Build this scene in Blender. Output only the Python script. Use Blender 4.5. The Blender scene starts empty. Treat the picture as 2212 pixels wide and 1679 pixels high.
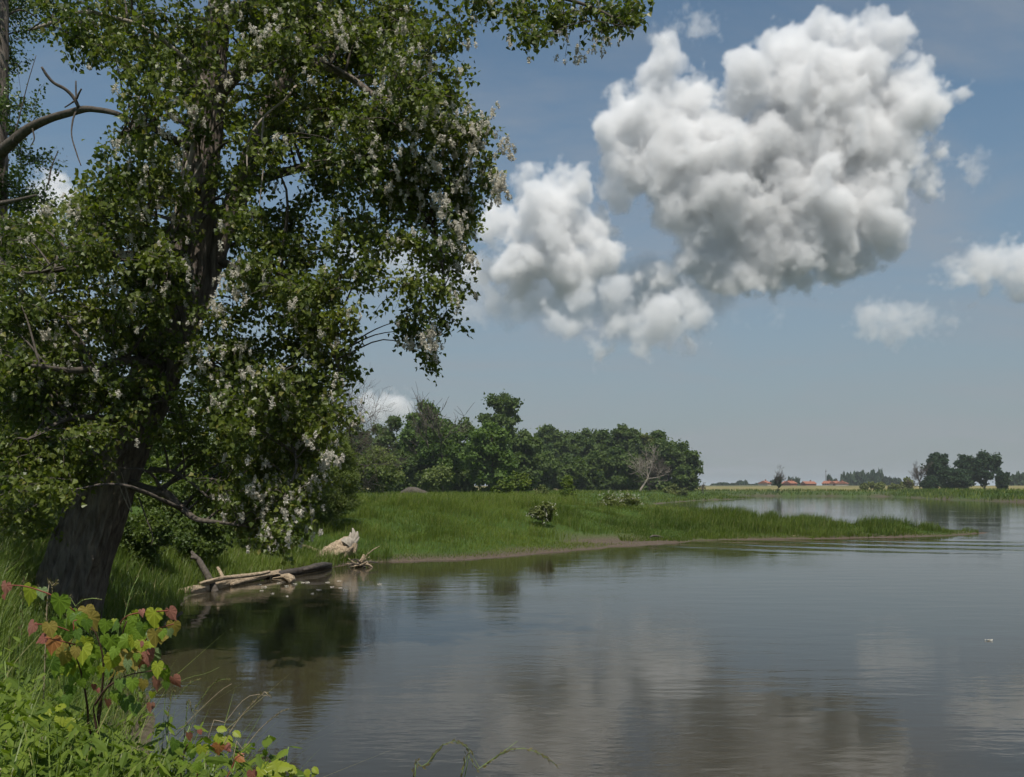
import bpy, math, random
import numpy as np
from mathutils import Vector, Matrix

SC = bpy.context.scene
COL = SC.collection
# ------------------------------------------------------------------ camera, sky, sun, exposure
FPX, CX, HY, CAMZ = 1916.0, 1106.0, 1055.0, 3.0      # focal length, centre and horizon in a 2212 px wide frame
cam = bpy.data.cameras.new('camera'); camo = bpy.data.objects.new('camera', cam); COL.objects.link(camo)
camo.location = (0, 0, CAMZ); camo.rotation_euler = (math.radians(90), 0, 0)
cam.sensor_width = 36; cam.lens = 36 * FPX / 2212.0; cam.shift_y = (HY - 839.5) / 2212.0
cam.clip_start = 0.05; cam.clip_end = 30000
SC.camera = camo
SUN_EL, SUN_AZ = math.radians(63), math.atan2(0.06, -1.0)   # azimuth clockwise from +Y (atan2(x, y))
sdir = Vector((math.sin(SUN_AZ) * math.cos(SUN_EL), math.cos(SUN_AZ) * math.cos(SUN_EL), math.sin(SUN_EL)))
W = bpy.data.worlds.new('World'); SC.world = W; W.use_nodes = True
wn = W.node_tree.nodes; wl = W.node_tree.links
sky = wn.new('ShaderNodeTexSky'); sky.sky_type = 'NISHITA'; sky.sun_disc = False
sky.sun_elevation = SUN_EL; sky.sun_rotation = SUN_AZ
sky.air_density = 1.0; sky.dust_density = 0.5; sky.ozone_density = 1.0; sky.altitude = 60
SKY_STRENGTH = 0.105
tcw = wn.new('ShaderNodeTexCoord'); sepw = wn.new('ShaderNodeSeparateXYZ'); wl.new(tcw.outputs['Generated'], sepw.inputs[0])
mrw = wn.new('ShaderNodeMapRange'); mrw.interpolation_type = 'SMOOTHSTEP'; wl.new(sepw.outputs['Z'], mrw.inputs[0])   # hazy air low over the plain, all round
for k_, v_ in zip(('From Min', 'From Max', 'To Min', 'To Max'), (-0.05, 0.42, 0.95, 0.10)): mrw.inputs[k_].default_value = v_
mxw = wn.new('ShaderNodeMix'); mxw.data_type = 'RGBA'; wl.new(mrw.outputs[0], mxw.inputs['Factor']); tint = wn.new('ShaderNodeMix'); tint.data_type = 'RGBA'; tint.blend_type = 'MULTIPLY'; tint.inputs['Factor'].default_value = 1; wl.new(sky.outputs[0], tint.inputs['A']); tint.inputs['B'].default_value = (0.86, 1.0, 0.96, 1); wl.new(tint.outputs['Result'], mxw.inputs['A']); mxw.inputs['B'].default_value = (2.42, 2.68, 3.02, 1)
# thin high veils of cloud over the whole sky
vd = wn.new('ShaderNodeVectorMath'); vd.operation = 'DIVIDE'; wl.new(tcw.outputs['Generated'], vd.inputs[0])
vz = wn.new('ShaderNodeMath'); vz.operation = 'MAXIMUM'; wl.new(sepw.outputs['Z'], vz.inputs[0]); vz.inputs[1].default_value = 0.0
va = wn.new('ShaderNodeMath'); va.operation = 'ADD'; wl.new(vz.outputs[0], va.inputs[0]); va.inputs[1].default_value = 0.16
vc_ = wn.new('ShaderNodeCombineXYZ'); [wl.new(va.outputs[0], vc_.inputs[i]) for i in range(3)]; wl.new(vc_.outputs[0], vd.inputs[1])
vm = wn.new('ShaderNodeMapping'); vm.inputs['Scale'].default_value = (0.55, 0.9, 0.2); vm.inputs['Rotation'].default_value = (0, 0, 0.5); wl.new(vd.outputs[0], vm.inputs[0])
vn = wn.new('ShaderNodeTexNoise'); vn.inputs['Scale'].default_value = 1.6; vn.inputs['Detail'].default_value = 7; vn.inputs['Roughness'].default_value = 0.6; vn.inputs['Distortion'].default_value = 0.6; wl.new(vm.outputs[0], vn.inputs['Vector'])
vr = wn.new('ShaderNodeMapRange'); vr.interpolation_type = 'SMOOTHSTEP'; wl.new(vn.outputs[0], vr.inputs[0])
for k_, v_ in zip(('From Min', 'From Max', 'To Min', 'To Max'), (0.38, 0.78, 0.0, 0.72)): vr.inputs[k_].default_value = v_
mv = wn.new('ShaderNodeMix'); mv.data_type = 'RGBA'; wl.new(vr.outputs[0], mv.inputs['Factor']); wl.new(mxw.outputs['Result'], mv.inputs['A']); mv.inputs['B'].default_value = (3.1, 3.35, 3.7, 1)
wl.new(mv.outputs['Result'], wn['Background'].inputs[0]); wn['Background'].inputs[1].default_value = SKY_STRENGTH
sl = bpy.data.lights.new('sun', 'SUN'); so = bpy.data.objects.new('sun', sl); COL.objects.link(so)
sl.energy = 4.8; sl.angle = math.radians(0.5); sl.color = (1.0, 0.95, 0.87)
so.rotation_euler = sdir.to_track_quat('Z', 'Y').to_euler()
vs = SC.view_settings; vs.view_transform = 'Standard'; vs.look = 'None'; vs.gamma = 1; vs.use_curve_mapping = False
vs.exposure = -0.06
cy = SC.cycles
cy.use_denoising = True; cy.denoiser = 'OPENIMAGEDENOISE'; cy.denoising_input_passes = 'RGB_ALBEDO_NORMAL'; cy.denoising_prefilter = 'ACCURATE'
cy.max_bounces = 12; cy.diffuse_bounces = 2; cy.glossy_bounces = 2; cy.transmission_bounces = 3; cy.transparent_max_bounces = 8; cy.volume_bounces = 7
cy.use_adaptive_sampling = True; cy.adaptive_threshold = 0.03
cy.volume_step_rate = 3.2; cy.caustics_reflective = False; cy.caustics_refractive = False

def at(px, py, Y):
    return Vector(((px - CX) / FPX * Y, Y, CAMZ - (py - HY) / FPX * Y))
WAVE_FINE, WAVE_LONG, WAVE_RING = .0046, .007, .034
WATER_COL = (.036, .030, .018)
HAZE = .00015
# ------------------------------------------------------------------ helpers
RNG = np.random.default_rng(7)
def mk(name, V, F, mat, parent=None, smooth=False, rnd=None, attr=None):
    V = np.asarray(V, np.float32).reshape(-1, 3)
    if isinstance(F, np.ndarray): F = [F]
    F = [np.asarray(f, np.int32) for f in F if len(f)]
    me = bpy.data.meshes.new(name)
    me.vertices.add(len(V)); me.vertices.foreach_set('co', V.ravel())
    lv = np.concatenate([f.ravel() for f in F]); n = sum(len(f) for f in F)
    tot = np.concatenate([np.full(len(f), f.shape[1], np.int32) for f in F])
    st = np.zeros(n, np.int32); st[1:] = np.cumsum(tot)[:-1]
    me.loops.add(len(lv)); me.loops.foreach_set('vertex_index', lv)
    me.polygons.add(n); me.polygons.foreach_set('loop_start', st)
    me.polygons.foreach_set('use_smooth', np.full(n, smooth, bool))
    if rnd is not None:
        a = me.attributes.new('rnd', 'FLOAT', 'FACE'); a.data.foreach_set('value', np.asarray(rnd, np.float32))
    for k, v in (attr or {}).items():
        a = me.attributes.new(k, 'FLOAT', 'POINT'); a.data.foreach_set('value', np.asarray(v, np.float32))
    me.update(calc_edges=True)
    if mat: me.materials.append(mat)
    o = bpy.data.objects.new(name, me); COL.objects.link(o)
    if parent: o.parent = parent
    return o
def mkl(name, V, F, mat, parent, **k):
    """like mk, with V in world space under a parent that stands at parent.location"""
    return mk(name, np.asarray(V) - np.array(parent.location), F, mat, parent, **k)
def tag(o, label=None, cat=None, group=None, kind=None):
    if label: o['label'] = label
    if cat: o['category'] = cat
    if group: o['group'] = group
    if kind: o['kind'] = kind
    return o
def thing(name, loc, label, cat, group=None):
    o = bpy.data.objects.new(name, None); COL.objects.link(o); o.location = loc; o.empty_display_size = .2
    return tag(o, label, cat, group)
def copy_tree(o, parent=None):
    c = o.copy(); COL.objects.link(c)
    if parent: c.parent = parent
    for ch in list(o.children): copy_tree(ch, c)
    return c
class Geo:
    def __init__(s): s.V = []; s.F = {}; s.R = {}; s.n = 0
    def add(s, V, F, r=0.5):
        V = np.asarray(V, np.float64).reshape(-1, 3)
        for f in ([F] if isinstance(F, np.ndarray) else F):
            f = np.asarray(f, np.int64); k = f.shape[1]
            s.F.setdefault(k, []).append(f + s.n)
            s.R.setdefault(k, []).append(np.broadcast_to(np.asarray(r, float), (len(f),)) if np.ndim(r) == 0 or len(np.atleast_1d(r)) == len(f) else np.full(len(f), .5))
        s.V.append(V); s.n += len(V)
    def build(s, name, mat, parent=None, smooth=False, local=True):
        V = np.concatenate(s.V); ks = sorted(s.F)
        if parent is not None and local: V = V - np.array(parent.location)
        return mk(name, V, [np.concatenate(s.F[k]) for k in ks], mat, parent, smooth, rnd=np.concatenate([np.concatenate(s.R[k]) for k in ks]))
def sstep(a, b, x):
    t = np.clip((np.asarray(x, float) - a) / (b - a), 0, 1); return t * t * (3 - 2 * t)
def _h(i, j, k, s):
    n = (i * 374761393 + j * 668265263 + k * 2147483647 + s * 974634721) & 0xffffffff
    n = ((n ^ (n >> 13)) * 1274126177) & 0xffffffff
    return ((n ^ (n >> 16)) & 0xffff) / 65535.0
def vnoise(x, y, z=0.0, s=0):
    x, y, z = np.broadcast_arrays(np.asarray(x, float), np.asarray(y, float), np.asarray(z, float))
    i, j, k = (np.floor(v).astype(np.int64) for v in (x, y, z))
    f, g, h = x - i, y - j, z - k
    f, g, h = (v * v * (3 - 2 * v) for v in (f, g, h))
    r = 0
    for a in (0, 1):
        for b in (0, 1):
            for c in (0, 1):
                r = r + _h(i + a, j + b, k + c, s) * (f if a else 1 - f) * (g if b else 1 - g) * (h if c else 1 - h)
    return r
def fbm(x, y, z=0.0, s=0, o=4):
    r, a, t = 0, .5, 0
    for q in range(o):
        r = r + a * vnoise(np.asarray(x) * 2 ** q, np.asarray(y) * 2 ** q, np.asarray(z) * 2 ** q, s + q); t += a; a *= .5
    return r / t
def norm(v):
    v = np.asarray(v, float); return v / np.maximum(np.linalg.norm(v, axis=-1, keepdims=True), 1e-9)
def resample(P, n):
    """Catmull-Rom through the points (any columns), n samples"""
    P = np.asarray(P, float); m = len(P)
    if m == 2: t = np.linspace(0, 1, n)[:, None]; return P[0] * (1 - t) + P[1] * t
    Q = np.vstack([2 * P[0] - P[1], P, 2 * P[-1] - P[-2]])
    d = np.r_[0, np.cumsum(np.linalg.norm(np.diff(P[:, :3], axis=0), axis=1) + 1e-9)]; d /= d[-1]
    u = np.linspace(0, 1, n); i = np.clip(np.searchsorted(d, u, 'right') - 1, 0, m - 2)
    t = ((u - d[i]) / (d[i + 1] - d[i]))[:, None]
    p0, p1, p2, p3 = Q[i], Q[i + 1], Q[i + 2], Q[i + 3]
    return .5 * (2 * p1 + (p2 - p0) * t + (2 * p0 - 5 * p1 + 4 * p2 - p3) * t * t + (3 * p1 - p0 - 3 * p2 + p3) * t ** 3)
def tube(P, R, segs=6, disp=None, cap=True):
    P = np.asarray(P, float); n = len(P); R = np.broadcast_to(np.asarray(R, float), (n,))
    T = norm(np.gradient(P, axis=0)); N = np.zeros_like(P)
    a = np.array([0, 0, 1.]) if abs(T[0, 2]) < .9 else np.array([1., 0, 0])
    v = a - T[0] * (a @ T[0]); v /= np.linalg.norm(v)
    for i in range(n):
        v = v - T[i] * (v @ T[i]); v /= max(np.linalg.norm(v), 1e-9); N[i] = v
    B = np.cross(T, N); th = np.linspace(0, 2 * np.pi, segs, endpoint=False)
    rr = R[:, None] * np.ones(segs)
    if disp is not None: rr = rr + disp(np.r_[0, np.cumsum(np.linalg.norm(np.diff(P, axis=0), axis=1))][:, None], th[None, :], R[:, None])
    V = P[:, None, :] + rr[..., None] * (np.cos(th)[None, :, None] * N[:, None, :] + np.sin(th)[None, :, None] * B[:, None, :])
    i, j = np.meshgrid(np.arange(n - 1), np.arange(segs), indexing='ij')
    F = np.stack([i * segs + j, i * segs + (j + 1) % segs, (i + 1) * segs + (j + 1) % segs, (i + 1) * segs + j], -1).reshape(-1, 4)
    V = V.reshape(-1, 3)
    if cap:
        V = np.vstack([V, P[0] , P[-1]]); a = n * segs; j = np.arange(segs)
        tri = np.vstack([np.stack([(j + 1) % segs, j, np.full(segs, a)], -1), np.stack([(n - 1) * segs + j, (n - 1) * segs + (j + 1) % segs, np.full(segs, a + 1)], -1)])
        return V, [F, tri]
    return V, [F]
def pxpath(L, Y0, Y1=None):
    """points (px, py[, width px]) of the photo at a depth running from Y0 to Y1 -> world points, radii"""
    n = len(L); Y1 = Y0 if Y1 is None else Y1
    P, R = [], []
    for i, p in enumerate(L):
        Y = Y0 + (Y1 - Y0) * i / max(1, n - 1)
        P.append(at(p[0], p[1], Y)); R.append((p[2] if len(p) > 2 else 1) * Y / FPX / 2)
    return np.array(P), np.array(R)
def limb(L, Y0, Y1=None, n=24, segs=8, disp=None):
    P, R = pxpath(L, Y0, Y1); Q = resample(np.c_[P, R], n)
    return tube(Q[:, :3], np.maximum(Q[:, 3], .002), segs, disp), Q
# leaf templates: (along tip, across, along normal)
POPLAR = (np.array([(0, 0, 0), (.24, .5, .10), (.55, .33, .05), (1.05, 0, -.05), (.55, -.33, .05), (.24, -.5, .10)]), np.array([(0, 1, 2), (0, 2, 3), (0, 3, 4), (0, 4, 5)]))
DELTA = (np.array([(0, 0, 0), (.26, .5, .10), (1.05, 0, -.06), (.26, -.5, .10)]), np.array([(0, 1, 2), (0, 2, 3)]))
WILLOW = (np.array([(0, 0, 0), (.45, .17, .04), (1, 0, -.12), (.45, -.17, .04)]), np.array([(0, 1, 2), (0, 2, 3)]))
SPRAY = (np.array([(0, 0, 0), (.35, .45, .15), (.95, .22, -.05), (1.1, -.3, .1), (.4, -.5, -.1), (.55, .0, .22)]), np.array([(0, 1, 5), (1, 2, 5), (5, 2, 3), (5, 3, 4), (0, 5, 4)]))
def leaves(P, tip, nor, size, tpl=DELTA):
    P = np.asarray(P, float); t = norm(tip); b = norm(np.cross(nor, t)); n = np.cross(t, b)
    T, F = tpl; s = np.broadcast_to(np.asarray(size, float), (len(P),))[:, None, None]
    V = P[:, None] + s * (T[None, :, 0:1] * t[:, None] + T[None, :, 1:2] * b[:, None] + T[None, :, 2:3] * n[:, None])
    k = len(T)
    return V.reshape(-1, 3), (F[None] + (np.arange(len(P)) * k)[:, None, None]).reshape(-1, 3)
def rdir(n): return norm(RNG.normal(size=(n, 3)))

# ------------------------------------------------------------------ materials
def nt(name):
    m = bpy.data.materials.new(name); m.use_nodes = True; t = m.node_tree; t.nodes.clear()
    return m, t, t.nodes.new('ShaderNodeOutputMaterial')
def N_(t, typ, **k):
    n = t.nodes.new(typ)
    for a, v in k.items():
        if a in n.inputs: n.inputs[a].default_value = v
        else: setattr(n, a, v)
    return n
def ramp(t, fac, stops):
    r = t.nodes.new('ShaderNodeValToRGB'); e = r.color_ramp.elements
    while len(e) < len(stops): e.new(.5)
    for q, (p, c) in zip(e, stops): q.position = p; q.color = (*c, 1)
    t.links.new(fac, r.inputs[0]); return r.outputs[0]
def mixc(t, fac, a, b, mode='MIX'):
    n = t.nodes.new('ShaderNodeMix'); n.data_type = 'RGBA'; n.blend_type = mode
    for s, v in ((n.inputs['Factor'], fac), (n.inputs['A'], a), (n.inputs['B'], b)):
        if hasattr(v, 'links'): t.links.new(v, s)
        else: s.default_value = v if not isinstance(v, tuple) else (*v, 1)
    return n.outputs['Result']
def leafmat(name, dark, light, trans=.35, rough=.45, spec=.4, third=None, vein=False, tint=(1.25, 1.35, .55)):
    m, t, out = nt(name); L = t.links
    at_ = N_(t, 'ShaderNodeAttribute', attribute_name='rnd')
    st = [(0, dark), (.85, light)] + ([(1, third)] if third else [])
    col = ramp(t, at_.outputs['Fac'], st)
    if vein:
        v = N_(t, 'ShaderNodeAttribute', attribute_name='vein')
        tc = N_(t, 'ShaderNodeTexCoord'); nz = N_(t, 'ShaderNodeTexNoise', Scale=45.0, Detail=3.0)
        L.new(tc.outputs['Object'], nz.inputs['Vector'])
        col = mixc(t, ramp(t, nz.outputs[0], [(.35, (0, 0, 0)), (.75, (.55, .55, .55))]), col, tuple(min(1, c * 1.5) for c in light))
        pw = N_(t, 'ShaderNodeMath', operation='POWER'); L.new(v.outputs['Fac'], pw.inputs[0]); pw.inputs[1].default_value = 6
        ml = N_(t, 'ShaderNodeMath', operation='MULTIPLY'); L.new(pw.outputs[0], ml.inputs[0]); ml.inputs[1].default_value = .45
        col = mixc(t, ml.outputs[0], col, tuple(min(1, c * 2.2 + .03) for c in light))
    p = N_(t, 'ShaderNodeBsdfPrincipled', Roughness=rough); p.inputs['Specular IOR Level'].default_value = spec
    L.new(col, p.inputs['Base Color'])
    tr = N_(t, 'ShaderNodeBsdfTranslucent'); br = mixc(t, 1.0, col, tint, 'MULTIPLY'); L.new(br, tr.inputs[0])
    mx = N_(t, 'ShaderNodeMixShader'); mx.inputs[0].default_value = trans
    L.new(p.outputs[0], mx.inputs[1]); L.new(tr.outputs[0], mx.inputs[2]); L.new(mx.outputs[0], out.inputs[0])
    return m
def plainmat(name, a, b, scale=6.0, rough=.85, stretch=(1, 1, 1), bump=.3, detail=6.0, c=None, bdist=.02):
    m, t, out = nt(name); L = t.links
    tc = N_(t, 'ShaderNodeTexCoord'); mp = N_(t, 'ShaderNodeMapping', Scale=stretch); L.new(tc.outputs['Object'], mp.inputs[0])
    nz = N_(t, 'ShaderNodeTexNoise', Scale=scale, Detail=detail, Roughness=.62); L.new(mp.outputs[0], nz.inputs['Vector'])
    st = [(.3, a), (.68, b)] + ([(.8, c)] if c else [])
    p = N_(t, 'ShaderNodeBsdfPrincipled', Roughness=rough); p.inputs['Specular IOR Level'].default_value = .2
    L.new(ramp(t, nz.outputs[0], st), p.inputs['Base Color'])
    bp = N_(t, 'ShaderNodeBump', Strength=bump, Distance=bdist); L.new(nz.outputs[0], bp.inputs['Height']); L.new(bp.outputs[0], p.inputs['Normal'])
    L.new(p.outputs[0], out.inputs[0]); return m
M = {}
M['poplar'] = leafmat('poplar_leaf', (.060, .092, .016), (.185, .218, .038), .44, .42, .40, (.22, .21, .05))
M['poplar2'] = leafmat('poplar_leaf_pale', (.045, .085, .018), (.11, .16, .035), .35, .42, .4)
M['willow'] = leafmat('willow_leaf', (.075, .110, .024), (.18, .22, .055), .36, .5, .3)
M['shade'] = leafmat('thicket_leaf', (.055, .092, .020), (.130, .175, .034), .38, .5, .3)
M['oak'] = leafmat('oak_leaf', (.052, .088, .026), (.115, .160, .044), .36, .6, .2)
M['olive'] = leafmat('olive_leaf', (.080, .105, .030), (.17, .19, .055), .33, .6, .2)
M['fresh'] = leafmat('fresh_leaf', (.060, .108, .022), (.125, .190, .040), .34, .6, .2)
M['lime'] = leafmat('lime_leaf', (.060, .105, .016), (.14, .18, .025), .35, .6, .2)
M['far'] = leafmat('far_leaf', (.022, .046, .022), (.042, .072, .032), .2, .7, .1)
M['grass'] = leafmat('grass_blade', (.062, .104, .016), (.155, .198, .032), .38, .6, .2, (.21, .21, .075))
M['grassdry'] = leafmat('grass_blade_dry', (.10, .09, .04), (.20, .17, .08), .3, .7, .15)
M['fgrass'] = leafmat('bank_grass_blade', (.070, .115, .018), (.16, .21, .036), .35, .45, .35, (.26, .24, .10))
M['nettle'] = leafmat('nettle_leaf', (.060, .105, .015), (.165, .225, .028), .38, .6, .2)
M['bark'] = plainmat('poplar_bark', (.060, .049, .040), (.27, .225, .185), 12, .95, (1, 1, .16), 1.0, 9, (.38, .33, .28), .09)
M['bark2'] = plainmat('branch_bark', (.05, .042, .034), (.13, .11, .09), 14, .9, (1, 1, 1), .5)
M['palewood'] = plainmat('barkless_wood', (.20, .17, .14), (.38, .33, .27), 10, .85, (1, 1, .5), .3)
M['driftwood'] = plainmat('driftwood', (.18, .13, .085), (.52, .41, .28), 14, .9, (1, 1, 1), 1.0, 9, (.55, .44, .31), .06)
M['wetwood'] = plainmat('wet_wood', (.035, .028, .022), (.10, .085, .07), 7, .6, (1, 1, 1), .5)
M['greywood'] = plainmat('weathered_wood', (.14, .14, .15), (.30, .30, .32), 5, .8, (1, 1, .2), .3)
M['fluff'] = leafmat('seed_fluff', (.60, .565, .48), (.78, .74, .64), .45, .95, .05, tint=(1, 1, 1))
M['flower'] = leafmat('white_flower', (.45, .43, .34), (.62, .60, .50), .3, .9, .05, tint=(1, 1, 1))
M['redtwig'] = plainmat('red_twig', (.16, .04, .03), (.28, .09, .06), 30, .6, bump=.1)
M['stem'] = plainmat('dark_stem', (.05, .03, .025), (.11, .06, .04), 30, .7, bump=.1)
M['greenstem'] = plainmat('green_stem', (.10, .16, .04), (.20, .26, .08), 30, .6, bump=.05)
M['straw'] = plainmat('straw', (.22, .17, .11), (.42, .35, .25), 40, .8, bump=.1)
# ------------------------------------------------------------------ clouds: volumes lit by the sun and the sky
CLOUD_Y = 2600.0
def cloud(name, label, blobs, dens=0.036, seed=0, soft=18.0, n1=33.0, n2=11.5, vox=4.5, warp=200.0, depth=0.35, sc=1.0, Yc=CLOUD_Y):
    rng = random.Random(seed)
    s = Yc / FPX
    cen = []
    for (px, py, r) in blobs:
        c = at(px, py, Yc); c.y += rng.uniform(-1, 1) * depth * 90
        cen.append((c, r * s * 0.93))
    mn = Vector([min(c[i] - r for c, r in cen) for i in range(3)]) - Vector((40, 40, 40))
    mx = Vector([max(c[i] + r for c, r in cen) for i in range(3)]) + Vector((40, 40, 40))
    me = bpy.data.volumes.new(name)
    o = bpy.data.objects.new(name, me); COL.objects.link(o)
    m = bpy.data.materials.new(name + '_vapour'); m.use_nodes = True
    t = m.node_tree; t.nodes.clear()
    out = t.nodes.new('ShaderNodeOutputMaterial'); pv = t.nodes.new('ShaderNodeVolumePrincipled')
    pv.inputs['Color'].default_value = (0.994, 0.994, 0.995, 1); pv.inputs['Density'].default_value = dens
    pv.inputs['Anisotropy'].default_value = 0.0
    t.links.new(pv.outputs[0], out.inputs['Volume'])
    me.materials.append(m)
    g = bpy.data.node_groups.new(name + '_field', 'GeometryNodeTree')
    g.interface.new_socket('Geometry', in_out='INPUT', socket_type='NodeSocketGeometry')
    g.interface.new_socket('Geometry', in_out='OUTPUT', socket_type='NodeSocketGeometry')
    N, L = g.nodes, g.links
    def math_(op, a, b, c=None):
        n = N.new('ShaderNodeMath'); n.operation = op
        for i, v in enumerate((a, b, c)):
            if v is None: continue
            if hasattr(v, 'links'): L.new(v, n.inputs[i])
            else: n.inputs[i].default_value = v
        return n.outputs[0]
    pos = N.new('GeometryNodeInputPosition').outputs[0]
    def noise(scale, detail, rough, off):
        a = N.new('ShaderNodeVectorMath'); a.operation = 'ADD'; L.new(pos, a.inputs[0]); a.inputs[1].default_value = off
        n = N.new('ShaderNodeTexNoise'); n.inputs['Scale'].default_value = scale; n.inputs['Detail'].default_value = detail
        n.inputs['Roughness'].default_value = rough; L.new(a.outputs[0], n.inputs['Vector'])
        return n
    off = (seed * 917.3, seed * 411.7, 0)
    wn_ = noise(1 / (95.0 * sc), 3, 0.55, off)
    w0 = N.new('ShaderNodeVectorMath'); w0.operation = 'SUBTRACT'; L.new(wn_.outputs['Color'], w0.inputs[0]); w0.inputs[1].default_value = (0.5, 0.5, 0.5)
    w1 = N.new('ShaderNodeVectorMath'); w1.operation = 'MULTIPLY_ADD'; L.new(w0.outputs[0], w1.inputs[0]); w1.inputs[1].default_value = (warp, warp, warp); L.new(pos, w1.inputs[2])
    d = None
    for c, r in cen:
        v = N.new('ShaderNodeVectorMath'); v.operation = 'DISTANCE'; L.new(w1.outputs[0], v.inputs[0]); v.inputs[1].default_value = c
        e = math_('SUBTRACT', v.outputs['Value'], r)
        d = e if d is None else math_('SMOOTH_MIN', d, e, 40.0 * sc)
    big = noise(1 / (110.0 * sc), 2, 0.5, off).outputs[0]
    fine = noise(1 / (50.0 * sc), 7, 0.70, off).outputs[0]
    bil = math_('ABSOLUTE', math_('SUBTRACT', fine, 0.5), 0.0)          # billowed: round heads, sharp creases
    d = math_('ADD', d, math_('MULTIPLY', math_('SUBTRACT', big, 0.5), n1 * 2.2))
    d = math_('ADD', d, math_('MULTIPLY', math_('SUBTRACT', 0.07, bil), n2 * 9.0))
    den = math_('DIVIDE', math_('MULTIPLY', d, -1.0), soft)
    den = math_('MINIMUM', math_('MAXIMUM', den, 0.0), 1.0)
    vc = N.new('GeometryNodeVolumeCube')
    L.new(den, vc.inputs['Density']); vc.inputs['Min'].default_value = mn; vc.inputs['Max'].default_value = mx
    for i, a in enumerate(('Resolution X', 'Resolution Y', 'Resolution Z')):
        vc.inputs[a].default_value = max(8, int((mx[i] - mn[i]) / vox))
    sm = N.new('GeometryNodeSetMaterial'); sm.inputs['Material'].default_value = m
    L.new(vc.outputs[0], sm.inputs[0]); gi = N.new('NodeGroupOutput'); L.new(sm.outputs[0], gi.inputs[0])
    N.new('NodeGroupInput')
    md = o.modifiers.new('field', 'NODES'); md.node_group = g
    o['label'] = label; o['category'] = 'cloud'; o['group'] = 'clouds'
    return o
CL_B = [(1200,400,46),(1140,410,42),(1240,400,38),(1180,470,66),(1230,480,66),(1290,480,46),(1320,500,36),(1200,560,74),(1290,560,50),(1110,500,40),(1080,460,46),(1060,510,40),(1130,580,64),(1250,600,50),(1040,580,40)]
cloud('cumulus_cloud', 'huge towering white cumulus cloud with grey belly high over the river', [(1440,125,42),(1420,170,56),(1350,230,56),(1330,290,46),(1400,270,86),(1360,360,66),(1350,400,50),(1500,210,66),(1600,190,70),(1680,130,56),(1700,90,54),(1770,80,52),(1850,80,56),(1910,75,42),(1930,110,46),(1860,160,84),(1750,200,104),(1960,180,56),(2000,210,56),(2045,215,32),(1950,260,76),(1850,300,104),(1700,320,124),(1560,330,104),(1450,350,86),(1480,440,84),(1430,400,66),(1560,430,84),(1580,480,56),(1520,490,56),(1750,450,114),(1880,420,84),(1930,350,56),(2010,395,42),(2010,320,24),(1900,500,66),(1930,520,36),(1800,540,74),(1850,570,56),(1690,540,80),(1640,500,80),(1620,560,64),(1720,590,46),(1600,600,36),(1480,550,50),(1420,590,40),(1540,560,56),(1660,600,50),(1780,600,44),(1540,610,34)], seed=1)
cloud('cumulus_cloud', 'second cumulus cloud, white-headed, touching the poplar crown', CL_B, seed=2)
cloud('cumulus_cloud', 'low broken cumulus cloud under the two large clouds', [(1180,660,34),(1260,650,40),(1330,640,40),(1200,690,30),(1360,660,26),(1340,700,36),(1420,690,54),(1480,650,46),(1500,690,38),(1390,730,46),(1310,750,34),(1440,720,42),(1500,725,30),(1280,700,30),(1240,710,26)], dens=.028, seed=3, Yc=2050.0, n1=34, n2=11, warp=144, sc=.6, vox=4)
cloud('cumulus_cloud', 'cumulus cloud cut by the picture edge above the far bank', [(2140,560,42),(2100,580,38),(2180,560,46),(2220,600,60),(2055,592,40),(2030,600,24),(2140,615,34),(2270,580,70)], dens=.026, seed=4, Yc=2000.0, n1=34, n2=11, warp=144, sc=.6, vox=4)
cloud('small_cloud', 'small ragged cloud shred right of the huge cumulus', [(2110,342,26),(2115,372,24),(2122,356,20),(2104,362,18)], dens=.016, seed=5, Yc=2000.0, n1=23, n2=11, warp=108, sc=.35, vox=3.5)
cloud('small_cloud', 'faint flat cloud low on the open sky', [(1890,690,46),(1945,695,54),(1995,692,44),(1940,715,36),(2035,688,30)], dens=.014, seed=6, Yc=2000.0, n1=27, n2=11, warp=135, sc=.45, vox=4)
cloud('small_cloud', 'thin torn cloud above the tip of the huge cumulus', [(1510,60,32),(1450,72,22),(1545,58,20),(1410,82,14),(1470,16,16)], dens=.011, seed=7, n1=27, n2=11, warp=135, sc=.45, vox=4)
cloud('small_cloud', 'small pinkish cloud between poplar and meadow wood', [(840,882,38),(862,868,32),(815,895,32),(790,870,32),(874,890,24)], dens=.026, seed=8, n1=23, n2=9, warp=99, sc=.35, vox=3.5)
cloud('small_cloud', 'white cloud head seen in the gap left of the poplar', [(125,392,32),(110,420,40),(150,440,40),(135,500,40),(100,470,50)], dens=.035, seed=9, n1=27, n2=11, warp=108, sc=.45, vox=4)
cloud('small_cloud', 'faint cloud shred below the huge cumulus', [(1600,692,16),(1640,686,14),(1690,682,18)], dens=.010, seed=10, Yc=2000.0, n1=23, n2=11, warp=108, sc=.4, vox=4)
cloud('veil_cloud', 'hazy grey cloud veil behind the poplar crown', [(1060,640,46),(1000,600,60),(940,560,70),(860,560,70),(780,560,60),(1130,660,40),(1000,680,40)], dens=.007, seed=11, n1=57, n2=18, warp=198, sc=.9)
cloud('veil_cloud', 'soft grey cloud bank joining the three large clouds at their feet', [(1480,610,80),(1400,620,90),(1320,625,80),(1240,640,80),(1160,645,80),(1090,660,60),(1460,680,60),(1560,640,60),(1330,690,60),(1500,700,40)], dens=.011, seed=13, n1=40, n2=9, warp=150, Yc=2750.0, soft=60.0)
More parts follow.
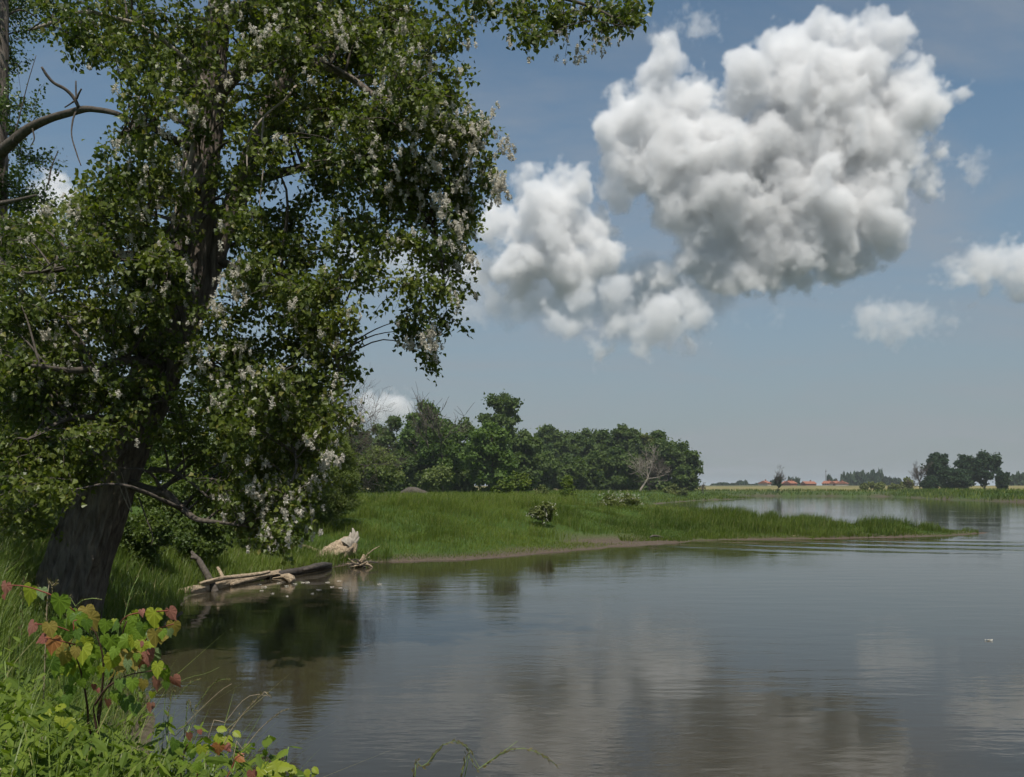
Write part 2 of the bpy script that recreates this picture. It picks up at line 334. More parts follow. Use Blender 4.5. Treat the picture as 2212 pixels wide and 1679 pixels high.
# ------------------------------------------------------------------ the ground and the river
LAND_A = np.array([(40,-300),(12,-60),(6,-15),(2.6,0),(1.7,3.2),(.3,4.6),(-1.6,5.6),(-3.2,8),(-4.6,11.5),(-6.0,14.5),(-7.1,18),(-7.9,21),(-8.9,24.5),(-8.6,27),(-8.2,29.5),(-7.6,32),(-5.7,36),(-3.8,36.4),(-2.05,37),(.5,39.6),(3.5,43.5),(6.5,46.5),(9.6,49),(10.5,51),(16,52),(22,53.7),(28,56.3),(32,59.8),(28,62),(22,63),(15.5,66),(13,74),(15,90),(21,99),(26,104),(22,107.5),(16,112),(19,140),(33,185),(45,215),(62,245),(70,262),(60,272),(45,290),(40,312),(0,325),(-100,330),(-900,330),(-900,-300)], float)
LAND_B = np.array([(200,-300),(150,0),(122,110),(110,191),(111,213),(118,250),(128,290),(132,315),(110,332),(87,345),(60,352),(-100,362),(-900,365),(-9000,365),(-9000,12000),(12000,12000),(12000,-300)], float)
def sdist(poly, x, y):
    x = np.asarray(x, float); y = np.asarray(y, float)
    d = np.full(x.shape, 1e18); ins = np.zeros(x.shape, bool)
    a = poly; b = np.roll(poly, -1, 0)
    for (ax, ay), (bx, by) in zip(a, b):
        ex, ey = bx - ax, by - ay; wx, wy = x - ax, y - ay
        t = np.clip((wx * ex + wy * ey) / (ex * ex + ey * ey), 0, 1)
        d = np.minimum(d, (wx - t * ex) ** 2 + (wy - t * ey) ** 2)
        c = ((ay <= y) != (by <= y)) & (x < ex * (y - ay) / (ey if ey else 1e-9) + ax)
        ins ^= c
    return np.where(ins, 1, -1) * np.sqrt(d)
def land(x, y):
    x = np.asarray(x, float); y = np.asarray(y, float)
    jx = (fbm(x * .9, y * .9, s=3, o=3) - .5); jy = jx
    sa = sdist(LAND_A, x, y) + jx * .9 * np.clip(np.abs(y) / 40, .3, 3)
    sb = sdist(LAND_B, x, y) + jx * 4
    near = 1 - sstep(22, 34, y)
    ha = near * (1.38 * sstep(-.1, 2.7, sa) + .50 * sstep(-.8, -3.0, x) * sstep(1.2, 3, sa) * (1 - sstep(6, 10, y))) \
        + (1 - near) * (.10 * sstep(-.05, .5, sa) + .34 * sstep(.3, 4, sa) + 1.5 * sstep(2.0, 13, sa))
    beach = np.exp(-(((x - 6) / 5) ** 2 + ((y - 48) / 4.5) ** 2))
    ha = ha - beach * .30 * sstep(.2, 3, sa)
    ha = ha + (fbm(x * .35, y * .35, s=9, o=3) - .5) * .55 * sstep(.8, 6, sa)
    hb = .5 * sstep(0, 1, sb) + 1.4 * sstep(.5, 9, sb) + 3.2 * sstep(60, 420, sb) + (fbm(x * .02, y * .02, s=4, o=3) - .5) * 1.2 * sstep(5, 60, sb)
    und = np.maximum(sa, sb)
    h = np.where(sa > sb, ha, hb)
    h = np.where(und < 0, np.maximum(und * .35, -2.5), h)
    return h, sa, sb
def H(x, y): return float(land(np.array([x]), np.array([y]))[0][0])
def axis(lo, hi, a, b, step, g):
    c = list(np.arange(a, b + 1e-6, step)); v, s = b, step
    while v < hi: s *= g; v += s; c.append(v)
    v, s = a, step
    while v > lo: s *= g; v -= s; c.insert(0, v)
    return np.array(c)
gx = axis(-6000, 8000, -18, 34, .46, 1.075); gy = axis(-200, 11500, 0, 68, .46, 1.05)
X, Y = np.meshgrid(gx, gy, indexing='ij')
Z, SA, SB = land(X.ravel(), Y.ravel())
ni, nj = X.shape; i, j = np.meshgrid(np.arange(ni - 1), np.arange(nj - 1), indexing='ij')
Fq = np.stack([i * nj + j, (i + 1) * nj + j, (i + 1) * nj + j + 1, i * nj + j + 1], -1).reshape(-1, 4)
nzv = fbm(X.ravel() * .25, Y.ravel() * .25, s=21)
mud = np.clip(1 - sstep(.06, .26, Z + (nzv - .5) * .34), 0, 1)
beach = np.exp(-(((X.ravel() - 6.5) / 4.5) ** 2 + ((Y.ravel() - 48.3) / 2.6) ** 2)); mud = np.maximum(mud, np.clip(beach * 1.7 - .4 + (nzv - .5), 0, 1))
field = sstep(14, 30, SB) * (Y.ravel() > 200)
m, t, out = nt('meadow_ground'); L = t.links
geo = N_(t, 'ShaderNodeNewGeometry')
n1 = N_(t, 'ShaderNodeTexNoise', Scale=.6, Detail=6.0, Roughness=.65); L.new(geo.outputs['Position'], n1.inputs['Vector'])
n2 = N_(t, 'ShaderNodeTexNoise', Scale=9.0, Detail=5.0, Roughness=.7); L.new(geo.outputs['Position'], n2.inputs['Vector'])
n3 = N_(t, 'ShaderNodeTexNoise', Scale=.02, Detail=5.0, Roughness=.6); L.new(geo.outputs['Position'], n3.inputs['Vector'])
g_ = ramp(t, n1.outputs[0], [(.3, (.035, .062, .013)), (.55, (.055, .095, .018)), (.75, (.095, .115, .035))])
mu = ramp(t, n2.outputs[0], [(.3, (.060, .045, .032)), (.7, (.135, .105, .078))])
fi = ramp(t, n3.outputs[0], [(.35, (.135, .125, .045)), (.5, (.23, .19, .075)), (.68, (.12, .14, .045))])
a1 = N_(t, 'ShaderNodeAttribute', attribute_name='mud'); a2 = N_(t, 'ShaderNodeAttribute', attribute_name='field')
far_ = N_(t, 'ShaderNodeMapRange', interpolation_type='SMOOTHSTEP'); sx_ = N_(t, 'ShaderNodeSeparateXYZ'); L.new(geo.outputs['Position'], sx_.inputs[0]); L.new(sx_.outputs['Y'], far_.inputs[0]); far_.inputs['From Min'].default_value = 520; far_.inputs['From Max'].default_value = 900
fi = mixc(t, far_.outputs[0], fi, ramp(t, n3.outputs[0], [(.4, (.036, .052, .034)), (.6, (.062, .074, .052))]))      # woods and pastures farther out, darkened and cooled to cut warm bounce on clouds
c_ = mixc(t, a2.outputs['Fac'], mixc(t, a1.outputs['Fac'], g_, mu), fi)
p = N_(t, 'ShaderNodeBsdfPrincipled', Roughness=.9); p.inputs['Specular IOR Level'].default_value = .15
L.new(c_, p.inputs['Base Color'])
bp = N_(t, 'ShaderNodeBump', Strength=.6, Distance=.06); L.new(n2.outputs[0], bp.inputs['Height']); L.new(bp.outputs[0], p.inputs['Normal']); L.new(p.outputs[0], out.inputs[0])
ground = mk('ground', np.c_[X.ravel(), Y.ravel(), Z], Fq, m, smooth=True, attr={'mud': mud, 'field': field})
tag(ground, kind='structure')

m, t, out = nt('river_water'); L = t.links
geo = N_(t, 'ShaderNodeNewGeometry'); pos = geo.outputs['Position']
def mp_(scale, rot=0.0):
    q = N_(t, 'ShaderNodeMapping', Scale=scale, Rotation=(0, 0, rot)); L.new(pos, q.inputs[0]); return q.outputs[0]
def tmath(op, a, b=0.0):
    q = N_(t, 'ShaderNodeMath', operation=op)
    for s, v in zip(q.inputs, (a, b)):
        if hasattr(v, 'links'): L.new(v, s)
        else: s.default_value = v
    return q.outputs[0]
w1 = N_(t, 'ShaderNodeTexNoise', Scale=1.0, Detail=3.0, Roughness=.55); L.new(mp_((2.6, 7.5, 1), .15), w1.inputs['Vector'])       # small wind ripples
w2 = N_(t, 'ShaderNodeTexNoise', Scale=1.0, Detail=2.0, Roughness=.5); L.new(mp_((.5, 1.5, 1), -.2), w2.inputs['Vector'])
pat = N_(t, 'ShaderNodeTexNoise', Scale=1.0, Detail=3.0, Roughness=.6); L.new(mp_((.10, .16, 1)), pat.inputs['Vector'])          # gusts: patches of stronger ripples
sp = N_(t, 'ShaderNodeSeparateXYZ'); L.new(pos, sp.inputs[0])
calm = N_(t, 'ShaderNodeMapRange', interpolation_type='SMOOTHSTEP'); L.new(pat.outputs[0], calm.inputs[0])
for k_, v_ in zip(('From Min', 'From Max', 'To Min', 'To Max'), (.36, .66, .25, 1.0)): calm.inputs[k_].default_value = v_
# rings running out from the eddy behind the tip of the spit
dv = N_(t, 'ShaderNodeVectorMath', operation='DISTANCE'); L.new(pos, dv.inputs[0]); dv.inputs[1].default_value = (36, 80, 0)
wob = tmath('MULTIPLY', w2.outputs[0], 1.2)
rings = tmath('SINE', tmath('MULTIPLY', tmath('ADD', dv.outputs['Value'], wob), 2 * math.pi / 3.6))
dm = N_(t, 'ShaderNodeVectorMath', operation='DISTANCE'); q = N_(t, 'ShaderNodeMapping', Scale=(.45, 1, 1)); L.new(pos, q.inputs[0]); L.new(q.outputs[0], dm.inputs[0]); dm.inputs[1].default_value = (19 * .45, 46.5, 0)
rm = N_(t, 'ShaderNodeMapRange', interpolation_type='SMOOTHSTEP'); L.new(dm.outputs['Value'], rm.inputs[0])
for k_, v_ in zip(('From Min', 'From Max', 'To Min', 'To Max'), (1.0, 7.5, 1.0, 0.0)): rm.inputs[k_].default_value = v_
hgt = tmath('ADD', tmath('MULTIPLY', tmath('MULTIPLY', w1.outputs[0], calm.outputs[0]), WAVE_FINE), tmath('MULTIPLY', w2.outputs[0], WAVE_LONG))
hgt = tmath('ADD', hgt, tmath('MULTIPLY', tmath('MULTIPLY', tmath('MULTIPLY', rings, rm.outputs[0]), pat.outputs[0]), WAVE_RING * 2))
bp = N_(t, 'ShaderNodeBump', Strength=1.0, Distance=1.0); L.new(hgt, bp.inputs['Height'])
p = N_(t, 'ShaderNodeBsdfPrincipled', Roughness=.03, IOR=1.33); p.inputs['Base Color'].default_value = (*WATER_COL, 1)
L.new(bp.outputs[0], p.inputs['Normal']); L.new(p.outputs[0], out.inputs[0])
wv = np.array([(-900, -300, 0), (600, -300, 0), (600, 500, 0), (-900, 500, 0)], float)
river = mk('river', wv, np.array([(0, 1, 2, 3)]), m); tag(river, kind='structure')
# ------------------------------------------------------------------ the big leaning poplar
def bark_disp(amp, freq=20, along=1.6, seed=0):
    def f(s, th, R):
        u = th / (2 * np.pi) * freq; wob = (vnoise(s * .8, np.cos(th) * 1.5, np.sin(th) * 1.5, seed + 5) - .5) * 3.0
        cx, cy_ = np.cos(th + wob * .12), np.sin(th + wob * .12); k = freq / 6.0
        a = vnoise(cx * k, cy_ * k, s * along, seed); b = vnoise(cx * k * 2.1, cy_ * k * 2.1, s * along * 2.3, seed + 1)
        big = vnoise(cx * 1.3, cy_ * 1.3, s * .5, seed + 2) - .5
        rid = (1 - np.abs(2 * a - 1)) ** 1.6 * .75 + (1 - np.abs(2 * b - 1)) * .35
        return R * amp * ((rid - .6) * 1.0 + big * 1.6)
    return f
def polyline_hits(pool, p):
    """closest node below the point on a list of (points, radii)"""
    best = None
    for Q in pool:
        d = np.linalg.norm(Q[:, :3] - p, axis=1) + 1.6 * np.maximum(Q[:, 2] - p[2] + .25, 0)
        k = int(np.argmin(d))
        if best is None or d[k] < best[0]: best = (d[k], Q[k])
    return best[1]
FL_T = None
def fluff_cluster(G, p, n, length, rng):
    """one hanging tuft of seed wool: thin crossing fibres round a drooping axis"""
    t = rng.random(n) ** .8; ax = norm(np.array([rng.normal() * .25, rng.normal() * .25, -1]))
    prof = np.sin(np.pi * np.clip(t * .92 + .08, 0, 1)) ** .6
    c = p + t[:, None] * length * ax + rng.normal(size=(n, 3)) * (length * .13 * prof)[:, None]
    d = norm(rng.normal(size=(n, 3)) + np.array([0, 0, -.5])); s = norm(np.cross(d, rng.normal(size=(n, 3))))
    l = (length * rng.uniform(.16, .34, n))[:, None]; w = l * rng.uniform(.3, .5, n)[:, None]
    V = np.stack([c - s * w, c + s * w, c + d * l], 1).reshape(-1, 3)
    G.add(V, np.arange(3 * n).reshape(-1, 3), rng.random(n))
def crown(root, clumps, pool, tree_y, dens, leaf, mat, seed, inner, twig_r=.004, tpl=DELTA, branch_mat=None, droop=.5, limb_r=.035, named=True):
    """clumps: (px, py, rx, ry, depth, density). Branches run from the limbs to each clump, twigs fan out in it, leaves hang on the twigs"""
    rng = np.random.default_rng(seed); GL, GT = Geo(), Geo(); tips = []
    for (px, py, rx, ry, dy, dn) in clumps:
        Yc = tree_y + dy; c = np.array(at(px, py, Yc)); sx, sz = rx * Yc / FPX, ry * Yc / FPX; sy = .5 * (sx + sz)
        q = polyline_hits(pool, c); hub = c * .82 + np.array([q[0], q[1], q[2]]) * .18; hub[2] = max(hub[2], c[2] - .1) + .25 * sz
        dist = np.linalg.norm(hub - q[:3])
        mid = (q[:3] + hub) / 2 + np.array([0, 0, .14 * dist]) + rng.normal(size=3) * .06 * dist
        r0 = min(q[3] * .7, limb_r * (.6 + .35 * dist))
        B = resample(np.c_[np.vstack([q[:3], mid, hub]), [r0, r0 * .6, r0 * .3]], 9)
        V, F = tube(B[:, :3], np.maximum(B[:, 3], .006), 5)
        mkl('branch', V, F, branch_mat, root, smooth=True) if named else GT.add(V, F)
        nt_ = max(8, int(dn * (sx * sz) * 120))
        e = np.clip(rng.normal(size=(nt_, 3)) * .62, -1.5, 1.5); E = c + e * np.array([sx, sy, sz])
        st = hub + rng.normal(size=(nt_, 3)) * np.array([sx, sy, sz]) * .22 + (E - hub) * rng.uniform(0, .35, (nt_, 1))
        ctrl = st * .45 + E * .55 + np.array([0, 0, 1]) * (droop * np.linalg.norm(E - st, axis=1) * .45)[:, None] + rng.normal(size=(nt_, 3)) * .05
        k = 5; tt = np.linspace(0, 1, k)[None, :, None]
        P = (1 - tt) ** 2 * st[:, None] + 2 * tt * (1 - tt) * ctrl[:, None] + tt ** 2 * E[:, None]
        for a in range(nt_):
            V, F = tube(P[a], np.linspace(twig_r * 1.6, twig_r * .6, k), 3, cap=False); GT.add(V, F)
        nl = int(dens); u = rng.random((nt_, nl)) ** .75
        a_ = (1 - u)[..., None]; b_ = u[..., None]
        LP = a_ ** 2 * st[:, None] + 2 * a_ * b_ * ctrl[:, None] + b_ ** 2 * E[:, None]
        LP = LP.reshape(-1, 3) + rng.normal(size=(nt_ * nl, 3)) * .075
        tip = norm(rng.normal(size=(len(LP), 3)) * .7 + np.array([0, 0, -.75])); nor = norm(rng.normal(size=(len(LP), 3)) * .8 + np.array([-.15, -.5, .55]))
        V, F = leaves(LP, tip, nor, rng.uniform(.7, 1.2, len(LP)) * leaf, tpl)
        tone = np.clip(rng.normal(.42 + .12 * rng.normal(), .2, len(LP)), 0, 1); tone = np.where(rng.random(len(LP)) < .03, 1.0, tone * .9)
        GL.add(V, F, np.repeat(tone, len(tpl[1]))); tips.append(E)
    f = GL.build('foliage', mat, root); tag(f, kind='stuff')
    w = GT.build('twigs', branch_mat, root); tag(w, kind='stuff')
    return np.concatenate(tips)
PY = 16.0
tb = at(150, 1345, PY); tb.z = H(tb.x, tb.y) - .05
poplar = thing('poplar_tree', tb, 'huge leaning poplar with furrowed trunk and white seed fluff over the water', 'tree')
TR = [(120,1378,172),(132,1345,152),(150,1290,136),(177,1200,128),(214,1100,124),(253,1000,120),(298,900,115),(340,800,112),(366,720,104),(395,600,92),(415,500,88),(430,400,84),(440,300,78),(452,200,70),(465,100,62),(475,0,55),(488,-120,48),(500,-260,40),(515,-420,28),(530,-560,14)]
P, R = pxpath(TR, PY); Qt = resample(np.c_[P, R], 330)
V, F = tube(Qt[:, :3], Qt[:, 3] * np.interp(Qt[:, 2], [0, 3, 5, 12], [.95, .92, .84, .84]), 120, bark_disp(.26, 34, 1.5, 1)); trunk = mkl('trunk', V, F, M['bark'], poplar, smooth=True)
pool = [Qt[46:]]
def plimb(name, L, Y0, Y1, mat, n=40, segs=12, amp=.1, add=True, root=None, pl=None, parent=None):
    (V, F), Q = limb(L, Y0, Y1, n, segs, bark_disp(amp, 12, 2.5, len(L)))
    o = mkl(name, V, F, mat, root or poplar, smooth=True)
    if add: (pool if pl is None else pl).append(Q)
    return o
plimb('stem', [(352,800,40),(390,725,50),(430,650,50),(455,570,48),(485,490,46),(520,410,44),(548,330,42),(575,260,38),(600,200,34),(640,120,28),(690,40,22),(735,-60,18),(780,-200,12)], 16.1, 17.4, M['bark'], 110, 40, .16)
plimb('limb', [(470,200,34),(512,158,30),(570,138,26),(640,130,22),(720,150,17),(800,200,12),(880,290,7)], 15.9, 14.4, M['bark'], 50, 14)
plimb('limb', [(465,60,28),(540,10,24),(660,-30,20),(800,-45,16),(950,-35,13),(1090,-22,10),(1210,-5,8),(1300,25,5),(1352,58,3)], 15.9, 13.4, M['bark2'], 60, 10)
plimb('limb', [(405,560,26),(340,540,20),(250,560,15),(150,580,10),(60,590,6)], 15.8, 13.4, M['bark2'], 40, 10)
plimb('limb', [(345,790,26),(270,780,20),(170,800,14),(70,790,8)], 15.7, 13.2, M['bark2'], 40, 10)
plimb('limb', [(300,915,22),(240,905,15),(150,905,10),(60,950,6)], 15.7, 13.6, M['bark2'], 40, 10)
plimb('limb', [(250,1035,22),(321,1059,22),(357,1066,19),(386,1092,16),(423,1121,12),(470,1128,8),(520,1135,5)], 15.9, 15.0, M['bark2'], 40, 10)
plimb('limb', [(325,1015,14),(372,1019,10),(412,1041,7),(450,1075,5)], 15.8, 15.2, M['bark2'], 30, 8)
plimb('limb', [(470,560,20),(545,600,17),(620,640,13),(700,720,9),(740,820,5)], 16.4, 15.0, M['bark2'], 40, 10)
plimb('limb', [(365,760,22),(450,790,17),(530,830,13),(600,900,9),(640,1000,6),(610,1080,4)], 15.8, 14.4, M['bark2'], 40, 10)
plimb('limb', [(530,400,22),(620,370,18),(740,350,14),(860,400,10),(940,500,7),(960,620,4)], 16.6, 15.2, M['bark2'], 40, 10)
plimb('limb', [(440,330,24),(370,300,17),(310,270,11),(262,290,7)], 15.9, 14.6, M['bark2'], 40, 10)
plimb('bare_branch', [(445,190,13),(406,135,11),(372,104,10),(338,78,9),(294,52,9),(247,39,8),(198,27,8),(161,29,8),(117,47,7),(62,66,5)], 15.8, 14.4, M['palewood'], 50, 8)
plimb('dead_limb', [(441,215,9),(432,260,12),(416,325,13),(402,375,14),(390,422,14),(382,470,13),(380,505,9)], 15.35, 15.3, M['palewood'], 40, 8, .1, False)
plimb('dead_limb', [(390,420,8),(412,392,6),(428,365,5),(446,336,3)], 15.3, 15.2, M['palewood'], 20, 6, .1, False)
plimb('hanging_twig', [(640,185,6),(616,215,6),(590,235,5),(569,254,5),(541,293,5),(534,330,4),(534,370,2)], 15.2, 14.7, M['palewood'], 30, 5, .05, False)
plimb('hanging_twig', [(569,254,4),(566,300,5),(571,340,4),(566,390,3),(560,447,2)], 14.9, 14.7, M['palewood'], 30, 5, .05, False)
plimb('dead_twig', [(247,1020,3),(270,1080,3),(285,1105,2),(262,1020,2)], 15.2, 15.1, M['palewood'], 20, 4, .02, False)
plimb('dead_twig', [(300,1075,4),(318,1125,3),(330,1160,2),(326,1180,1)], 15.2, 15.0, M['bark2'], 20, 4, .02, False)
plimb('root_flare', [(100,1250,9),(92,1285,26),(84,1320,50),(72,1360,80),(60,1390,95)], 15.75, 15.2, M['greywood'], 30, 20, .08, False)
CL = []
def C(l, dy0, dy1, dn):
    for q in l: CL.append((*q, float(RNG.uniform(dy0, dy1)), dn))
C([(560,40,110,65),(700,50,115,70),(840,50,105,65),(930,95,75,60),(620,130,95,55),(760,150,105,60),(880,200,95,60),(975,215,50,50),(700,235,105,55),(820,280,105,55),(940,300,85,55),(1030,290,42,45),(760,350,105,50),(880,370,105,50),(990,380,75,55),(1055,390,30,45)], -2.4, .3, 1.0)
C([(700,420,80,55),(830,440,90,55),(940,470,85,55),(1010,480,45,55),(760,510,85,55),(860,540,85,50),(955,560,60,50),(880,620,80,50),(945,650,45,60),(985,590,30,40),(900,715,60,42),(950,770,28,40),(965,700,28,40),(790,590,60,50)], -1.8, .8, .62)
C([(640,560,75,60),(700,640,80,60),(620,640,60,50),(720,715,75,55),(640,760,80,50),(560,620,45,50),(520,760,65,50),(590,830,85,55),(680,830,80,60),(730,890,35,50),(640,920,90,55),(560,910,80,60),(650,1000,75,55),(600,1080,60,50),(570,1145,50,35),(600,1180,40,22),(700,950,45,50),(660,690,60,45),(740,790,35,45),(620,480,70,50),(560,520,35,45)], -2.0, .6, 1.0)
C([(600,1000,90,60),(640,1080,60,55),(570,1090,60,50),(560,1010,60,55),(620,1140,40,40),(680,1040,45,50)], -1.6, .8, .9)
C([(470,880,60,50),(460,980,55,45),(520,1030,60,50),(455,1070,50,35),(520,1110,50,40)], -1.4, .4, .75)
C([(300,100,75,50),(380,50,80,50),(230,20,70,35),(120,20,70,28),(330,160,70,45)], -1.8, -.2, .55)
C([(320,220,65,50),(300,300,65,55),(250,380,60,55),(330,400,60,55),(225,460,70,55),(165,480,45,45),(300,500,70,55),(200,560,90,55),(100,600,90,55),(300,620,85,55),(200,680,100,55),(80,700,90,55),(20,640,60,55),(350,570,45,45),(300,740,80,50),(150,780,110,55),(40,800,80,55),(250,850,70,50),(130,870,100,55),(30,890,80,55),(200,950,75,45),(90,970,90,55),(10,990,60,55),(70,1070,80,55),(20,1120,60,50),(190,1010,50,35)], -2.8, -.6, 1.05)
C([(375,650,60,40),(440,690,50,40),(400,600,40,30),(330,690,70,45),(420,770,50,35),(450,60,60,45),(510,120,50,40),(510,250,40,45),(470,380,30,40),(500,680,40,40),(400,860,50,35),(340,930,40,25)], -1.5, -.6, .6)
C([(-90,620,90,70),(-110,760,100,70),(-100,880,100,70),(-120,980,90,60),(-200,820,90,70),(-200,700,80,70)], -2.0, .4, .55)
C([(430,300,40,45),(420,420,45,45),(400,500,45,45),(440,200,40,40),(370,760,45,40),(330,830,45,40),(300,900,40,30),(540,300,45,50),(500,440,45,45),(455,130,40,40)], -1.6, -.7, .42)
C([(1020,15,70,40),(1100,40,70,45),(1190,40,75,50),(1270,40,70,50),(1325,50,45,40),(1130,95,35,35),(1360,30,25,35)], -2.7, -1.4, .7)
C([(300,-90,170,90),(560,-90,170,90),(820,-80,170,80),(1050,-80,150,60),(1250,-60,120,50),(420,-250,190,100),(700,-250,200,100),(950,-230,170,90),(560,-420,190,100),(800,-400,160,90),(150,-90,130,80),(620,-560,140,90)], -2.2, 1.5, .30)
def inside(poly, x, y): return sdist(np.array(poly, float), np.array([x]), np.array([y]))[0]
OUTL = [(-60,-40),(960,-40),(985,100),(1020,160),(1035,210),(1072,270),(1062,330),(1088,400),(1066,470),(1048,540),(1010,600),(990,680),(975,760),(940,815),(885,770),(850,700),(800,690),(775,780),(760,830),(735,900),(735,950),(700,1010),(670,1090),(625,1185),(540,1165),(500,1125),(455,1080),(390,1000),(330,940),(240,1010),(130,1090),(-60,1140)]
GAP = [(25,90),(180,120),(245,190),(235,260),(175,320),(195,400),(90,410),(70,330),(20,250)]
TRK = np.array([(p[0], p[1]) for p in TR]); rgc = np.random.default_rng(19); got = 0
while got < 190:
    x, y = rgc.uniform(-50, 1090), rgc.uniform(-30, 1190); d = inside(OUTL, x, y)
    if d < 18 or inside(GAP, x, y) > -25: continue
    on = abs(x - np.interp(y, TRK[::-1, 1], TRK[::-1, 0])) < 75; lo = y > 880 and on
    if lo or (x < 140 and y < 460): continue
    thin = 600 < x < 1000 and 400 < y < 720
    if thin and rgc.random() < .35: continue
    CL.append((x, y, min(rgc.uniform(40, 75), d + 20), min(rgc.uniform(32, 55), d + 14), rgc.uniform(.4, 2.6) if on and rgc.random() < .8 else rgc.uniform(-2.3, 2.2), .40 if thin else .60)); got += 1
E = crown(poplar, CL, pool, PY, 23, .085, M['poplar'], 3, None, .0045, DELTA, M['bark2'], .55)
FW = [(530,30,25,9),(600,65,25,8),(745,55,20,9),(880,75,25,12),(820,155,10,4),(905,130,20,7),(660,130,10,4),(380,205,18,10),(397,250,8,4),(285,265,20,12),(240,510,60,16),(330,470,40,9),(130,440,40,9),(200,480,30,7),(510,590,30,16),(500,640,15,7),(380,600,30,6),(425,770,12,9),(500,745,40,12),(290,650,10,4),(100,720,50,18),(30,750,30,9),(100,790,10,5),(40,690,20,6),(530,835,20,9),(640,870,60,14),(690,960,50,14),(620,1020,50,20),(560,1070,30,15),(640,1060,40,14),(590,1130,35,6),(550,1150,20,3),(630,1130,20,3),(790,330,20,9),(800,300,15,5),(900,370,50,9),(1000,290,40,18),(1040,270,20,9),(1020,330,40,22),(960,330,40,11),(1060,400,30,18),(1000,420,50,18),(1040,470,25,11),(880,420,40,9),(940,460,30,9),(960,220,20,7),(870,170,20,7),(1010,520,30,9),(950,720,25,11),(890,740,20,7),(950,790,10,5),(1130,40,60,7),(1230,30,60,16),(1310,60,40,10),(1190,20,40,7),(470,560,15,5),(150,840,60,9),(230,770,40,6),(200,900,50,7),(60,650,30,7),(700,700,40,6),(780,170,60,8),(160,620,90,12),(320,330,60,8),(600,250,90,10),(700,100,90,8),(560,700,60,8),(300,560,60,8),(840,240,70,8),(90,850,70,9),(260,420,50,8)]
rg = np.random.default_rng(5); G = Geo()
for (px, py, s, n) in FW:
    s = s * 1.35
    for _ in range(max(2, int(n * 1.9))):
        x, y = px + rg.normal() * s, py + rg.normal() * s * .8
        p = np.array(at(x, y, PY - rg.uniform(.9, 2.4))); p = E[np.argmin(((E - p) ** 2).sum(1))] + rg.normal(size=3) * .09
        for k in range(1 + (rg.random() < .25)):
            fluff_cluster(G, p + rg.normal(size=3) * .04, 48, rg.uniform(.08, .16), rg)
tag(G.build('seed_fluff', M['fluff'], poplar), kind='stuff')

# ------------------------------------------------------------------ the second poplar at the edge of the picture
LY = 20.0
lb = at(-25, 1300, LY); lb.z = H(lb.x, lb.y) - .05
tree2 = thing('poplar_tree', lb, 'slender poplar at the picture edge with a bare arching dead branch', 'tree')
pool2 = []
plimb('trunk', [(-34,1330,60),(-26,1100,50),(-16,800,42),(-8,560,38),(-3,300,36),(-1,100,36),(0,-100,32),(4,-300,22),(8,-450,12)], LY, LY, M['bark'], 160, 40, .13, True, tree2, pool2)
br = plimb('dead_branch', [(-6,352,30),(0,331,26),(26,307,22),(65,276,18),(112,255,15),(156,242,14),(182,236,13),(208,237,11),(250,245,10),(300,265,6)], 19.6, 17.6, M['bark2'], 60, 10, .14, False, tree2, pool2)
for L, a, b in (([(171,234,8),(159,211,8),(141,193,8),(117,180,7),(102,164,7),(90,145,5)], 18.3, 18.0), ([(165,214,4),(164,195,4),(164,175,3)], 18.2, 18.2), ([(166,214,4),(170,203,4),(176,192,3)], 18.2, 18.1), ([(160,219,4),(150,226,3),(140,232,3)], 18.2, 18.3), ([(164,240,4),(157,262,4),(155,294,3),(166,333,3),(175,358,2)], 18.3, 18.0), ([(26,310,4),(40,260,3),(60,180,2),(78,120,1.5)], 19, 19), ([(0,440,12),(40,432,9),(78,422,5)], 19.6, 18.6), ([(70,278,4),(74,300,3),(66,316,2)], 18.8, 18.8), ([(104,400,4),(112,360,3),(126,325,2)], 18.8, 18.8)):
    plimb('dead_twig', L, a, b, M['bark2'], 24, 6, .05, False, tree2, pool2)
CL2 = [(q[0], q[1], q[2], q[3], float(RNG.uniform(-.8, 2.0)), q[4]) for q in [(70,8,60,30,.6),(110,55,40,25,.4),(28,140,25,45,.6),(20,30,70,45,.7),(60,75,45,35,.5),(0,110,40,50,.7),(20,230,45,50,.7),(62,235,38,40,.55),(30,300,35,40,.5),(60,350,70,40,.6),(20,410,55,50,1),(70,440,65,50,1),(20,500,70,55,1),(80,520,60,50,1),(40,580,70,50,1),(-50,200,60,90,.8),(-60,420,80,90,.9),(-130,300,80,110,.6),(-140,520,90,100,.7),(-90,60,80,90,.6),(0,-70,90,60,.45),(110,575,40,40,.7)]]
crown(tree2, CL2, pool2, LY, 22, .072, M['poplar2'], 11, None, .004, DELTA, M['bark2'], .3)
